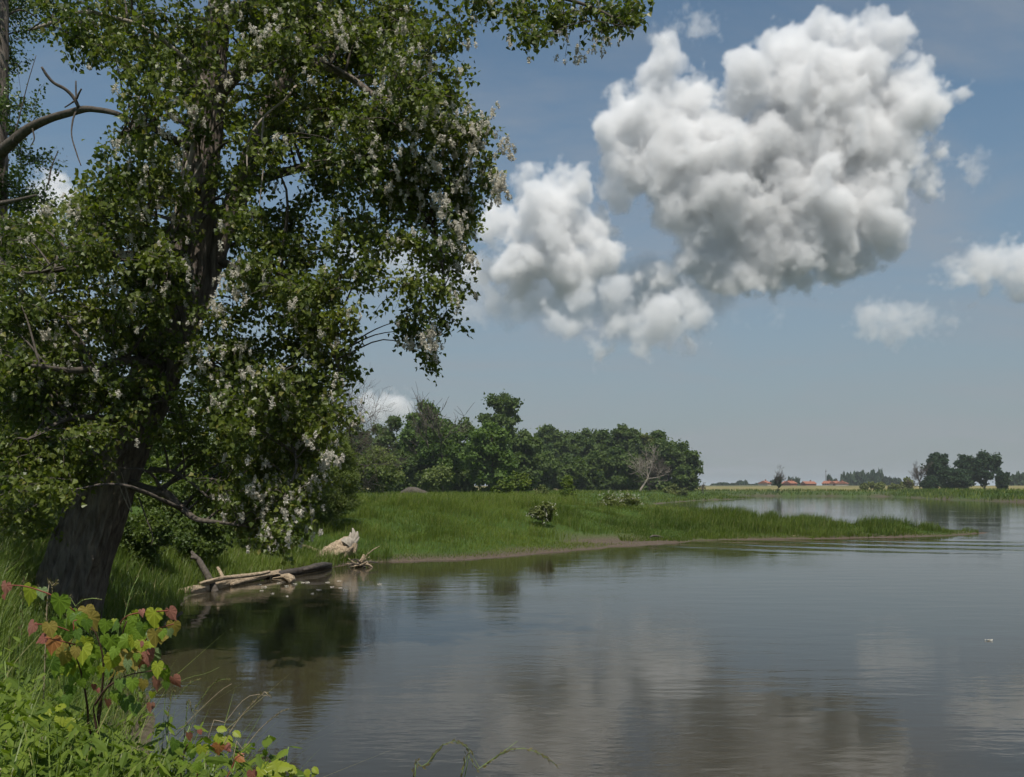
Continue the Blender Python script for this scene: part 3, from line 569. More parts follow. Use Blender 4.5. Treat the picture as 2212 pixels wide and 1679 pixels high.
# ------------------------------------------------------------------ trees and bushes as lobes of leaves
def lobed_crown(rng, W, D, Hh, lobes, nleaf, leaf, tpl=SPRAY, base=.12, shape='round', gap=.18):
    """local coordinates, foot at z = 0; W, D half widths, Hh height -> V, F, rnd, lobe centres"""
    c, r = [], []
    for k in range(lobes):
        for _ in range(40):
            p = rng.uniform(-1, 1, 3)
            q = p[0] ** 2 + p[1] ** 2 + p[2] ** 2
            if q < 1 and (q > .12 or k % 3 == 0): break
        zz = base + (1 - base) * (p[2] * .5 + .5)
        wf = 1.0
        if shape == 'cone': wf = 1.15 - .85 * (p[2] * .5 + .5)
        if shape == 'bush': wf = 1.0
        c.append((p[0] * W * .74 * wf, p[1] * D * .74 * wf, zz * Hh * .9)); r.append(rng.uniform(.24, .44) * min(W, Hh * .5) * (1.1 if lobes < 14 else .85 if lobes < 40 else .62))
    c, r = np.array(c), np.array(r)
    w = r ** 2; k = rng.choice(lobes, nleaf, p=w / w.sum())
    d = norm(rng.normal(size=(nleaf, 3)) + np.array([0, 0, .25]))
    rad = r[k] * (1 - np.abs(rng.normal(0, gap, nleaf))) * (1 + .18 * (fbm(d[:, 0] * 2.2 + k, d[:, 1] * 2.2, d[:, 2] * 2.2, 3, 2) - .5) * 3)
    P = c[k] + d * rad[:, None] * np.array([1, 1, .82])
    P[:, 2] = np.maximum(P[:, 2], .02 * Hh + rng.random(nleaf) * .1 * leaf)
    P = P + rng.normal(size=P.shape) * (.05 * min(W, Hh)) * (rng.random((nleaf, 1)) ** 2 * 2.2); P[:, 2] = np.maximum(P[:, 2], .02 * Hh)
    ex = np.percentile(np.abs(P[:, 0]), 98.5); kx = (W - .3 * leaf) / ex; kz = (Hh - .3 * leaf) / np.percentile(P[:, 2], 99.8); P *= np.array([kx, kx, kz]); c = c * np.array([kx, kx, kz])
    tip = norm(rng.normal(size=(nleaf, 3)) + d * .5 + np.array([0, 0, -.35])); nor = norm(d + rng.normal(size=(nleaf, 3)) * .55 + np.array([0, 0, .35]))
    V, F = leaves(P, tip, nor, leaf * rng.uniform(.65, 1.3, nleaf), tpl)
    lt = np.clip(rng.normal(.45, .16, lobes), 0, 1)[k]; tone = np.clip(lt + rng.normal(0, .16, nleaf), 0, .97)
    return V, F, np.repeat(tone, len(tpl[1])), c
def wood(rng, Hh, r0, targets, lean=(0, 0), top=.8, segs=7, twigs=0):
    """trunk and limbs reaching into the lobes; returns trunk (V, F), limbs [(V, F)]"""
    n = 10; t = np.linspace(0, 1, n); z = t * Hh * top
    P = np.c_[lean[0] * t ** 1.5 + .03 * Hh * np.sin(t * 5 + rng.random() * 6), lean[1] * t ** 1.5 + .03 * Hh * np.sin(t * 4 + rng.random() * 6), z - .15]
    P[:, :2] -= P[0, :2]; R = r0 * (1 - .85 * t) * (1 + .5 * np.exp(-t * 14))
    out = []
    for c in targets:
        k = int(np.clip((c[2] * .62) / (Hh * top) * (n - 1), 1, n - 2)); a = P[k]; mid = (a + c) / 2 + np.array([0, 0, .08 * np.linalg.norm(c - a)])
        Q = resample(np.vstack([a, mid, c]), 6); out.append(tube(Q, np.linspace(R[k] * .6, R[k] * .12, 6), 5))
    return tube(P, R, segs), out
def tree(name, loc, label, cat, W, Hh, mat, lobes=26, nleaf=3000, leaf=.55, seed=0, D=None, base=.12, shape='round', r0=None, lean=(0, 0), group=None, nl=7, tpl=SPRAY, bark='bark2', foliage='crown', gap=.18):
    rng = np.random.default_rng(seed + 100)
    o = thing(name, loc, label, cat, group)
    V, F, rn, c = lobed_crown(rng, W, D or W * .9, Hh, lobes, nleaf, leaf, tpl, base, shape, gap)
    f = mk(foliage, V, F, M[mat], o, rnd=rn)
    (V, F), br = wood(rng, Hh, r0 or Hh * .022, c[rng.permutation(len(c))[:nl]], lean)
    mk('trunk' if cat == 'tree' else 'stem', V, F, M[bark], o, smooth=True)
    G = Geo()
    for V, F in br: G.add(V, F)
    if br: tag(G.build('limbs', M[bark], o, smooth=True, local=False), kind='stuff')
    return o
def px_tree(px, top, Yd, half, **k):
    """a tree whose crown spans px +- half and reaches up to row top, at distance Yd on the ground there"""
    x = (px - CX) / FPX * Yd; z = H(x, Yd); Hh = (CAMZ - (top - HY) / FPX * Yd) - z
    return dict(loc=(x, Yd, z - .05), W=half * Yd / FPX, Hh=Hh)
def bare_tree(name, loc, Hh, label, seed, r0, mat, spread=.5, levels=4, kids=4, up=.6, group=None, trunk=.45, lean=(0, 0), minr=.012):
    rng = np.random.default_rng(seed); o = thing(name, loc, label, 'tree', group); G = Geo(); first = [True]
    def grow(p, d, l, r, lev):
        n = 5; pts = [p]
        for k in range(n):
            d = norm(d + rng.normal(size=3) * .14 + np.array([0, 0, .05 * up])); pts.append(pts[-1] + d * l / n)
        Q = np.array(pts); V, F = tube(Q, np.linspace(r, max(r * .5, minr * .6), n + 1), 7 if lev == 0 else (5 if lev == 1 else 3))
        if first[0]: mk('trunk', V, F, M[mat], o, smooth=True); first[0] = False
        else: G.add(V, F)
        if lev >= levels: return
        for k in range(kids + (1 if lev == 0 else 0)):
            u = rng.uniform(.45, 1.0) if k else 1.0; q = Q[int(u * n)]
            nd = norm(d * (.9 if k == 0 else .55) + rng.normal(size=3) * spread * (1 if k else .5) + np.array([0, 0, up * .3]))
            grow(q, nd, l * rng.uniform(.55, .8), max(r * (.62 if k == 0 else .42), minr), lev + 1)
    grow(np.zeros(3), norm(np.array([lean[0], lean[1], 1.0])), Hh * trunk, r0, 0)
    b = G.build('branches', M[mat], o, smooth=True, local=False); tag(b, kind='stuff')
    return o

def merge(dst, src):
    for ch in list(src.children): ch.parent = dst; ch.location = src.location - dst.location
    bpy.data.objects.remove(src)
# the wood behind the meadow: each tree (px, top row, distance, half width, leaves, crown tone, label)
WOOD = [
 (772, 938, 205, 34, 'oak', 'dark tree at the meadow wood, next to the bare twiggy tree'),
 (846, 924, 196, 42, 'oak', 'dark broad tree rising behind the olive willow'),
 (915, 898, 188, 40, 'fresh', 'mid green tree beside the dead-topped tree'),
 (990, 930, 205, 42, 'oak', 'dark tree between the dead-topped tree and the bright green tree'),
 (1084, 882, 214, 40, 'oak', 'tallest dark domed tree of the wood'),
 (1058, 936, 168, 46, 'fresh', 'bright green tree in front of the tallest dark tree'),
 (1130, 950, 202, 34, 'oak', 'dark tree on the sloping shoulder below the tallest tree'),
 (1186, 944, 292, 36, 'oak', 'dark tree with twin spires at the start of the far wood'),
 (1230, 956, 300, 38, 'oak', 'dark tree right of the twin-spired tree'),
 (1275, 950, 305, 38, 'oak', 'dark tree in the middle of the far wood'),
 (1318, 952, 300, 36, 'oak', 'dark tree left of the far wood crest'),
 (1352, 944, 296, 34, 'oak', 'tree at the crest of the far dark wood'),
 (1396, 962, 300, 34, 'olive', 'brownish green tree above the dead grey tree'),
 (1420, 957, 290, 24, 'oak', 'narrow tall tree behind the dead grey tree'),
 (1450, 968, 282, 36, 'oak', 'dark tree right of the dead grey tree'),
 (1480, 990, 276, 27, 'oak', 'last dark tree at the tip of the wood by the river'),
 (1328, 984, 250, 42, 'oak', 'round dark tree in front of the far wood'),
 (1282, 990, 252, 34, 'oak', 'rounded tree left of the round dark front tree'),
 (1232, 1004, 245, 34, 'oak', 'low dark tree behind the yellow-green young tree'),
 (1180, 990, 240, 36, 'oak', 'dark tree behind the small bush on the meadow'),
 (1375, 1004, 255, 24, 'oak', 'dark tree just left of the dead grey tree'),
 (1005, 985, 190, 36, 'oak', 'shaded low tree under the bright green tree'),
 (870, 985, 180, 36, 'oak', 'shaded low tree between olive willow and dead-topped tree'),
]
for i, (px, top, Yd, half, mt, lab) in enumerate(WOOD):
    k = px_tree(px, top, Yd, half * 1.15); k['Hh'] *= 1.17 if Yd < 220 else 1.2; nlv = int(6800 + half * 150)
    tree('broadleaf_tree', label=lab, cat='tree', mat=mt, lobes=64 if top < 980 else 40, nleaf=nlv, leaf=.003 * Yd, seed=i, base=.03, gap=.42, tpl=DELTA, group='trees of the wood behind the meadow', **k)
k = px_tree(955, 905, 180, 48); green = tree('broadleaf_tree', label='green tree whose dead bare top rises above its leaves', cat='tree', mat='fresh', lobes=60, nleaf=9000, leaf=.46, tpl=DELTA, seed=51, base=.05, r0=.42, group='trees of the wood behind the meadow', **k)
x = (957 - CX) / FPX * 178; z = H(x, 178)
dt = bare_tree('dead_tree', (x, 178, z), 21.5, 'bare pointed dead crown standing in the green tree', 5, .36, 'olivebark' if 'olivebark' in M else 'bark2', .42, 4, 4, .9, trunk=.40, minr=.05)
for ch in dt.children: ch.name = 'dead_stem' if ch.name.startswith('trunk') else 'dead_branches'
merge(green, dt)
k = px_tree(808, 966, 125, 58); tree('willow_tree', label='rounded olive willow at the meadow edge', cat='tree', mat='willow', lobes=56, nleaf=10000, leaf=.30, seed=61, base=.04, r0=.14, **k)
k = px_tree(945, 1005, 160, 36); tree('shrub', label='pale green shrub under the dead-topped tree', cat='shrub', mat='willow', lobes=16, nleaf=2400, leaf=.40, seed=62, base=.04, **k)
k = px_tree(1085, 1030, 128, 24); tree('young_tree', label='fresh green young tree at the meadow edge, low and spreading', cat='tree', mat='lime', lobes=14, nleaf=1700, leaf=.34, seed=63, base=.03, **k)
k = px_tree(1118, 1020, 132, 26); tree('young_tree', label='fresh green young tree leaning toward the far wood', cat='tree', mat='lime', lobes=14, nleaf=1700, leaf=.34, seed=64, base=.03, **k)
k = px_tree(1227, 1028, 108, 17); tree('young_tree', label='small yellow-green young tree alone on the meadow', cat='tree', mat='lime', lobes=14, nleaf=1900, leaf=.24, seed=65, base=.03, shape='cone', **k)
k = px_tree(1171, 1047, 106, 15); tree('shrub', label='thin little shrub left of the yellow-green young tree', cat='shrub', mat='olive', lobes=9, nleaf=600, leaf=.22, seed=66, base=.03, **k)
k = px_tree(1460, 1046, 225, 24); tree('shrub', label='round pale shrub at the foot of the far wood', cat='shrub', mat='olive', lobes=12, nleaf=1100, leaf=.5, seed=67, base=.05, **k)
x = (1382 - CX) / FPX * 232; bare_tree('dead_tree', (x, 232, H(x, 232)), 10.5, 'leaning pale grey dead tree in front of the far wood', 21, .30, 'palewood', .55, 4, 4, .7, trunk=.5, lean=(.28, 0), minr=.035)
x = (1405 - CX) / FPX * 236; bare_tree('dead_tree', (x, 236, H(x, 236)), 11.5, 'brown bare tree right of the leaning dead tree', 22, .22, 'bark2', .6, 4, 5, .7, trunk=.4, minr=.035)
x = (1520 - CX) / FPX * 250; bare_tree('dead_shrub', (x, 250, H(x, 250) - .1), 5.0, 'small bare shrub at the water by the tip of the wood', 23, .13, 'bark2', .8, 4, 4, .4, trunk=.3, minr=.03)
x = (746 - CX) / FPX * 62; bare_tree('dead_tree', (x, 62, H(x, 62)), 9.2, 'bare twiggy grey tree right behind the poplar crown', 33, .11, 'bark2', .62, 5, 4, .5, trunk=.42, lean=(.12, 0), minr=.008)

# thicket along the near shore
def px_bush(px, top, Yd, half, label, mat, n, leaf, seed, lobes=18, tpl=WILLOW, shape='bush', group=None):
    k = px_tree(px, top, Yd, half)
    return tree('bush', label=label, cat='bush', mat=mat, lobes=lobes, nleaf=n, leaf=leaf, seed=seed, base=.05, tpl=tpl, shape=shape, r0=.05, nl=6, group=group, gap=.26, **k)
px_bush(700, 925, 41, 72, 'sunlit pale green willow bush above the driftwood stump', 'willow', 34000, .12, 71, 40)
px_bush(610, 960, 47, 80, 'pale green bush left of the sunlit willow bush', 'willow', 22000, .15, 72, 30)
px_bush(480, 940, 38, 100, 'green bush behind the lowest poplar branches', 'willow', 26000, .13, 73, 34)
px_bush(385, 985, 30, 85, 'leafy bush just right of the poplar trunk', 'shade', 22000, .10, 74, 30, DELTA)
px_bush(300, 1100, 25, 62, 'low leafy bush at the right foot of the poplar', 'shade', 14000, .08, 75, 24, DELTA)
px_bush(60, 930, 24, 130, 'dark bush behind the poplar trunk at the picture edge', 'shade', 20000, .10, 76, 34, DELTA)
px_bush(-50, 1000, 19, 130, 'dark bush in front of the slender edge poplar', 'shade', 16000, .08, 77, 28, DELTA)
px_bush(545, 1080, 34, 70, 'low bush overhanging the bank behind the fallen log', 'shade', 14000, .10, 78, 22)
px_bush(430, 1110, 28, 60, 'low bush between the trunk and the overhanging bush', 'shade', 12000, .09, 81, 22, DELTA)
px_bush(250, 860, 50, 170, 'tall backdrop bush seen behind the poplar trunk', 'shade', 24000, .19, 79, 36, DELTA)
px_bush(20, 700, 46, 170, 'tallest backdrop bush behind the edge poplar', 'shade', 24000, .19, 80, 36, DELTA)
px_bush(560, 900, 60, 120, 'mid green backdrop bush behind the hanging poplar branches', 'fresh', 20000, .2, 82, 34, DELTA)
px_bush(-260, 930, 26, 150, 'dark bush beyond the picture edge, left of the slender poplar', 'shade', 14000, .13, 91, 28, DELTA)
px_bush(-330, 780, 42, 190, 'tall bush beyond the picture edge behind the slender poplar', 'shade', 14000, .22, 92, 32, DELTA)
tree('willow_tree', label='tall olive willow mostly hidden behind the right half of the poplar', cat='tree', mat='willow', lobes=56, nleaf=22000, leaf=.19, seed=83, base=.03, r0=.16, tpl=WILLOW, gap=.3, **px_tree(655, 800, 45, 88))
tree('willow_tree', label='tall green willow hidden behind the middle of the poplar crown', cat='tree', mat='shade', lobes=56, nleaf=22000, leaf=.19, seed=84, base=.03, r0=.16, tpl=WILLOW, gap=.3, **px_tree(500, 790, 43, 100))
# flowering shrubs on the meadow
def flower_bush(px, top, Yd, half, label, seed, nfl):
    k = px_tree(px, top, Yd, half); o = tree('flowering_shrub', label=label, cat='shrub', mat='olive', lobes=14, nleaf=2200, leaf=.13, seed=seed, base=.05, shape='bush', r0=.03, nl=5, **k)
    rng = np.random.default_rng(seed); G = Geo(); P = np.c_[rng.normal(size=(nfl, 2)) * k['W'] * .55, np.abs(rng.normal(.62, .22, nfl)) * k['Hh']]
    for p in P:
        n = 6; q = p + rng.normal(size=(n, 3)) * .05
        V, F = leaves(q, rdir(n), norm(np.array([[0, -.6, 1.]]) + rng.normal(size=(n, 3)) * .4), rng.uniform(.035, .075, n), SPRAY); G.add(V, F, .4)
    tag(G.build('blossoms', M['flower'], o, local=False), kind='stuff'); return o
flower_bush(1172, 1086, 50, 26, 'white-flowering shrub on the meadow slope', 81, 34)
flower_bush(1342, 1064, 62, 42, 'low white-blossomed patch on the meadow crest', 82, 70)
# root plate of a fallen tree in the far meadow
rng = np.random.default_rng(9); x = (888 - CX) / FPX * 140; z = H(x, 140)
u = np.linspace(0, 1, 30); P_ = np.c_[x - 1.6 + 5.2 * u, np.full(30, 140.), z + .75 * np.sin(np.pi * np.clip(u * 1.1, 0, 1)) ** .6 * (1 - .5 * u)]
V, F = tube(P_, .55 * np.sin(np.pi * np.clip(u + .05, 0, 1)) ** .5 + .08, 14, bark_disp(.9, 16, 1.2, 8)); V[:, 2] -= .25; o = mk('root_mound', V, F, M['bark2'], smooth=True)
tag(o, 'brown root mound of a fallen tree below the wood edge', 'root mound')

# the clump of trees on the far bank
FAR = [(2026, 978, 372, 24, 'far', 'tall tree beside the bare grey tree on the far bank'), (2092, 983, 380, 24, 'far', 'loose tree in the middle of the far bank clump'), (2126, 976, 376, 30, 'far', 'tallest tree at the outer side of the far bank clump'),
       (2060, 1012, 360, 30, 'far', 'low bushy dark tree in front of the far bank clump'), (2166, 1018, 366, 12, 'far', 'small separate tree outside the far bank clump'), (2010, 1030, 362, 16, 'far', 'small dark bush-like tree at the foot of the bare grey tree')]
for i, (px, top, Yd, half, mt, lab) in enumerate(FAR):
    tree('broadleaf_tree', label=lab, cat='tree', mat=mt, lobes=44, nleaf=6000, leaf=.9, seed=200 + i, base=.14 if top < 1000 else .03, r0=.35, group='trees on the far bank', gap=.40, tpl=DELTA, **px_tree(px, top, Yd, half))
x = (1988 - CX) / FPX * 370; bare_tree('dead_tree', (x, 370, H(x, 370)), 12.5, 'bare grey tree at the end of the far bank clump', 41, .25, 'bark2', .5, 4, 5, .8, trunk=.4, minr=.05)
x = (1680 - CX) / FPX * 346; lone = bare_tree('bare_tree', (x, 346, H(x, 346)), 8.0, 'lone thin tree standing at the far water edge', 42, .2, 'bark2', .35, 4, 4, 1.0, trunk=.5, minr=.04)
k = px_tree(1680, 1030, 347, 9); k['loc'] = tuple(lone.location); lv = tree('broadleaf_tree', label='sparse leaves of the lone waterside tree', cat='tree', mat='far', lobes=8, nleaf=260, leaf=.8, seed=222, base=.4, **k)
for ch in list(lv.children):
    if not ch.name.startswith('crown'): bpy.data.objects.remove(ch)
merge(lone, lv)
# scrub on the far field
for i, (px, top, half, lab) in enumerate([(1896, 1042, 18, 'pale round scrub bush on the far field'), (1930, 1046, 10, 'small scrub bush between the pale round bush and the tall scrub'), (1962, 1033, 14, 'tall pale scrub bush left of the bare grey tree'), (1866, 1046, 8, 'small bare-looking scrub on the far bank edge')]):
    tree('scrub_bush', label=lab, cat='bush', mat='olive', lobes=10, nleaf=700, leaf=.9, seed=300 + i, base=.04, **px_tree(px, top, 400, half))
# far-off trees on the horizon
rng = np.random.default_rng(77); proto = None
HORIZ = [(1545 + 9.5 * k, 1046 + rng.uniform(-2, 3), 8 + rng.uniform(-1, 4), 1000) for k in range(12)] + [(1714, 1041, 8, 850), (1792, 1034, 5, 850), (1800, 1041, 9, 850), (1832, 1037, 12, 900), (1856, 1029, 14, 880), (1872, 1034, 10, 880), (1894, 1034, 13, 900), (1912, 1037, 12, 900), (1935, 1039, 12, 900), (1675, 1044, 8, 900), (2186, 1034, 14, 700), (2206, 1032, 12, 700), (2172, 1040, 8, 700)]
def hlab(px):
    if px < 1665: return 'distant dark tree in the low row left of the village'
    if px > 2100: return 'distant dark tree on the horizon at the picture edge'
    if px < 1700: return 'distant tree behind the first village house'
    if px < 1750: return 'distant tree between the brick farmhouse and the long shed'
    if px < 1795: return 'small pointed distant tree right of the mast'
    if px < 1810: return 'distant tree in front of the last village houses'
    return 'distant tree in the clump right of the village'
for i, (px, top, half, Yd) in enumerate(HORIZ):
    k = px_tree(px, top, Yd, half)
    if i < 3:
        o = tree('distant_tree', label=hlab(px), cat='tree', mat='far', lobes=12, nleaf=500, leaf=2.6, seed=400 + i, base=.03, nl=3, group='distant trees on the horizon', **k); proto = (proto or []) + [(o, k)]
    else:
        p0, k0 = proto[i % 3]; o = copy_tree(p0); o.location = k['loc']; o.scale = (k['W'] / k0['W'], k['W'] / k0['W'], k['Hh'] / k0['Hh']); o.rotation_euler.z = i * 1.7; o['label'] = hlab(px)
# ------------------------------------------------------------------ grass
def blades(G, P, h, w, rng, lean=.35, wind=(.12, 0), segs=2, tone=(.42, .2), dry=.03):
    n = len(P); h = np.broadcast_to(h, (n,)) * rng.uniform(.55, 1.2, n); w = np.broadcast_to(w, (n,)) * rng.uniform(.7, 1.3, n)
    a = rng.uniform(0, 2 * np.pi, n); d = np.c_[np.cos(a), np.sin(a), np.zeros(n)]; s = np.c_[-d[:, 1], d[:, 0], np.zeros(n)]
    b = (np.abs(rng.normal(0, lean, n)) * h)[:, None] * d + (h[:, None]) * np.array([wind[0], wind[1], 0])
    up = np.array([0, 0, 1.]); rows = []
    for q in range(segs):
        t = q / segs; c = P + up * (h * t * (1 - .12 * t))[:, None] + b * t * t; ww = (w * (1 - .35 * t) * .5)[:, None]
        rows += [c - s * ww, c + s * ww]
    rows.append(P + up * (h * .88)[:, None] + b)
    V = np.stack(rows, 1); k = V.shape[1]; o = (np.arange(n) * k)[:, None]
    Fq = [np.array([2 * q, 2 * q + 1, 2 * q + 3, 2 * q + 2]) + o for q in range(segs - 1)]
    Ft = np.array([2 * segs - 2, 2 * segs - 1, 2 * segs]) + o
    tn = np.clip(rng.normal(tone[0], tone[1], n) + (fbm(P[:, 0] * .22, P[:, 1] * .22, s=17, o=4) - .5) * 1.1, 0, .85); tn = np.where(rng.random(n) < dry, 1., tn)
    V = V.reshape(-1, 3)
    for f in Fq: pass
    off = G.n; G.V.append(V); G.n += len(V)
    for f in Fq + [Ft]:
        G.F.setdefault(f.shape[1], []).append(f + off); G.R.setdefault(f.shape[1], []).append(tn)
def scatter(rng, n, x0, x1, y0, y1, lo=.1, hi=1e9, warp=1.0, cone=True):
    y = y0 + (y1 - y0) * rng.random(n) ** warp; x = rng.uniform(x0, x1, n)
    z, sa, sb = land(x, y); sd = np.maximum(sa, sb)
    k = (sd > lo) & (sd < hi)
    if cone: k &= (np.abs(x) < .66 * y + 3)
    return np.c_[x, y, z - .01][k], sd[k]
rng = np.random.default_rng(31); G = Geo()
P, sd = scatter(rng, 135000, -12, 19, 33, 58, .18)
bm = np.exp(-(((P[:, 0] - 6.5) / 4.5) ** 2 + ((P[:, 1] - 48.3) / 2.4) ** 2)); k = rng.random(len(P)) > bm * 1.5; P, sd = P[k], sd[k]
tf = fbm(P[:, 0] * .8, P[:, 1] * .8, s=2); blades(G, P, .10 + .14 * sstep(.3, 3, sd) + .62 * sstep(.5, .72, tf) * sstep(1.0, 5, sd), .016, rng, .5, dry=.05)
P, sd = scatter(rng, 75000, -30, 22, 54, 92, 1.0, warp=1.2); tf = fbm(P[:, 0] * .5, P[:, 1] * .5, s=2); blades(G, P, .18 + .75 * sstep(.42, .72, tf), .024, rng, .5, dry=.16)
P, sd = scatter(rng, 30000, -50, 40, 90, 180, 1.0, warp=1.3); blades(G, P, .55, .07, rng, .4)
P, sd = scatter(rng, 10000, -60, 62, 170, 300, 1.0); blades(G, P, .8, .14, rng, .4)
tag(G.build('meadow_grass', M['grass']), 'tall green meadow grass on the bank behind the bay', 'grass', kind='stuff')
G = Geo(); P, sd = scatter(rng, 84000, 6, 31, 49, 68, .12)
cl = fbm(P[:, 0] * .55, P[:, 1] * .55, s=6, o=3); blades(G, P, (.16 + .70 * sstep(.42, .62, cl)) * (.5 + .5 * sstep(.1, 1.6, sd)) * (1 - .35 * sstep(24, 30, P[:, 0])) * (.3 + .7 * sstep(6.5, 15, P[:, 0])), .026, rng, .34, tone=(.36, .2), dry=.05)
tag(G.build('spit_grass', M['grass']), 'tufted green grass covering the narrow spit in the river', 'grass', kind='stuff')
G = Geo(); P, sd = scatter(rng, 6000, 12, 27, 94, 114, .1); blades(G, P, .40, .06, rng, .4, dry=.3)
P, sd = scatter(rng, 9000, 28, 72, 180, 275, .1, 9); blades(G, P, .75, .13, rng, .4)
tag(G.build('islet_grass', M['grass']), 'low grass on the small points beyond the spit', 'grass', kind='stuff')
G = Geo(); P, sd = scatter(rng, 46000, 70, 190, 150, 372, .1, 16); blades(G, P, .8 + .9 * fbm(P[:, 0] * .12, P[:, 1] * .12, s=8), .20, rng, .5, tone=(.3, .2))
tag(G.build('far_bank_grass', M['grass']), 'rough grass and herbs on the far river bank', 'grass', kind='stuff')
G = Geo(); P, sd = scatter(rng, 60000, -17, -5, 17.5, 37, .05); k = rng.random(len(P)) < .9
blades(G, P[k], (.30 + .55 * fbm(P[k][:, 0] * .6, P[k][:, 1] * .6, s=3)), .016, rng, .45, dry=.05)
tag(G.build('shore_grass', M['fgrass']), 'long green grass hanging over the shore behind the fallen log', 'grass', kind='stuff')
G = Geo(); P, sd = scatter(rng, 3500, -9, 14, 20, 52, .0, .55); blades(G, P, .28, .018, rng, .5)
tag(G.build('dry_reeds', M['grassdry']), 'dry tan grass along the waterline', 'grass', kind='stuff')
G = Geo(); P, sd = scatter(rng, 42000, -15, -4.5, 7.5, 18, .15, cone=False); k = P[:, 0] > -.70 * P[:, 1] - 1; P = P[k]
blades(G, P, (.40 + .55 * fbm(P[:, 0] * .7, P[:, 1] * .7, s=3)) * np.where(P[:, 0] < -.555 * P[:, 1], 1.35, .75) * np.where((P[:, 0] > -.575 * P[:, 1]) & (P[:, 0] < -.43 * P[:, 1]) & (P[:, 1] < 15.6), .5, 1), .010, rng, .45, segs=3, dry=.06)
tag(G.build('tall_bank_grass', M['fgrass']), 'tall shaded grass around the foot of the poplar', 'grass', kind='stuff')
# ------------------------------------------------------------------ driftwood in the bay
M['splinter'] = plainmat('splintered_wood', (.22, .19, .15), (.46, .41, .34), 9, .9, (1, 1, .3), .8, 8)
def wet(px, py, z=0.0):
    """point of the photo on the level z near the water"""
    Yd = (CAMZ - z) * FPX / (py - HY); return np.array([(px - CX) / FPX * Yd, Yd, z])
def log(L, mat, parent, name, n=40, segs=16, amp=.18, seed=0):
    """L: (px, py, height of the axis above water, radius m)"""
    P = np.array([np.r_[wet(p[0], p[1], p[2]), p[3]] for p in L]); Q = resample(P, n)
    V, F = tube(Q[:, :3], np.maximum(Q[:, 3], .006), segs, bark_disp(amp, 22, 1.4, seed)); return mkl(name, V, F, M[mat], parent, smooth=True)
def dthing(px, py, name, label): return thing(name, wet(px, py, 0), label, 'driftwood')
o = dthing(460, 1278, 'fallen_log', 'long pale fallen log lying in the shallows with an upright snag')
log([(386,1281,.08,.11),(410,1278,.09,.125),(440,1272,.10,.12),(475,1263,.11,.115),(520,1252,.12,.11),(560,1245,.14,.10),(606,1236,.16,.08)], 'driftwood', o, 'log', 90, 28, .42, 1)
log([(432,1262,.26,.05),(475,1251,.34,.07),(510,1246,.34,.07),(560,1240,.34,.065),(582,1235,.36,.05)], 'driftwood', o, 'split_log', 60, 16, .5, 2)
log([(500,1263,.06,.06),(530,1255,.08,.08),(560,1248,.10,.07),(574,1246,.1,.05)], 'driftwood', o, 'split_log', 50, 14, .55, 3)
Y0 = wet(460, 1278)[1]
def snag(L, Yd, Y2, mat, parent, name='snag', n=30, segs=8, amp=.2):
    (V, F), Q = limb(L, Yd, Y2, n, segs, bark_disp(amp, 24 if segs > 20 else 10, 2.2, len(L))); return mkl(name, V, F, M[mat], parent, smooth=True)
snag([(466,1282,16),(458,1262,15),(447,1240,14),(437,1222,13),(428,1208,11),(419,1199,9),(414,1192,6)], Y0, Y0 + .6, 'bark2', o)
snag([(432,1211,8),(424,1206,8),(412,1204,8)], Y0 + .4, Y0 + .3, 'bark2', o)
snag([(482,1250,8),(476,1236,7),(470,1226,6)], Y0 + 1, Y0 + 1.2, 'driftwood', o)
snag([(420,1262,5),(405,1253,6),(396,1246,4)], Y0 + .5, Y0 + .8, 'driftwood', o)
o = dthing(620, 1238, 'sunken_log', 'dark wet log half sunk between the pale log and the stump')
log([(572,1246,.06,.09),(610,1240,.10,.13),(650,1233,.12,.13),(690,1226,.12,.15),(712,1222,.08,.10)], 'wetwood', o, 'log', 40, 12, .25, 4)
log([(655,1232,.20,.05),(680,1225,.26,.11),(700,1221,.26,.10),(716,1219,.2,.04)], 'wetwood', o, 'wood_crust', 24, 10, .25, 5)
o = dthing(622, 1250, 'driftwood_burl', 'knobbly driftwood knob poking out of the water with thin roots')
log([(606,1247,.16,.05),(616,1248,.14,.09),(624,1252,.10,.12),(631,1258,.02,.09)], 'driftwood', o, 'knob', 40, 22, .7, 6)
for L in ([(612,1244,3),(600,1240,3),(588,1243,3),(582,1252,2)], [(612,1246,3),(598,1248,3),(588,1250,2),(580,1258,2)]): snag(L, 29.6, 29.3, 'driftwood', o, 'root', 20, 5, .1)
o = dthing(720, 1215, 'broken_stump', 'thick broken tree stump with splintered white end on the shore')
sy = wet(700, 1218)[1]
snag([(684,1224,22),(694,1213,34),(708,1206,42),(726,1197,44),(742,1188,42),(754,1179,38),(762,1172,26)], sy, sy + .9, 'driftwood', o, 'trunk', 110, 60, .34)
snag([(750,1181,34),(757,1173,30),(762,1167,20),(767,1161,8)], sy + .55, sy + .75, 'splinter', o, 'splintered_end', 24, 16, .55)
for L in ([(758,1172,12),(764,1156,10),(762,1141,3)], [(762,1172,11),(770,1160,9),(772,1148,3)], [(766,1174,10),(772,1166,7),(776,1160,2)], [(752,1172,9),(757,1158,7),(757,1150,2)]): snag(L, sy + .5, sy + .6, 'splinter', o, 'splinter', 12, 7, .5)
snag([(764,1176,14),(767,1186,9),(765,1196,4)], sy + .5, sy + .4, 'driftwood', o, 'splinter', 14, 8, .3)
snag([(683,1222,7),(668,1213,8),(652,1203,8),(640,1190,10),(630,1180,10)], sy + .3, sy + 1.2, 'driftwood', o, 'branch', 24, 8, .15)
snag([(716,1200,5),(700,1196,6),(682,1189,8),(655,1180,6),(630,1181,5)], sy + .4, sy + 1.4, 'driftwood', o, 'branch', 24, 8, .15)
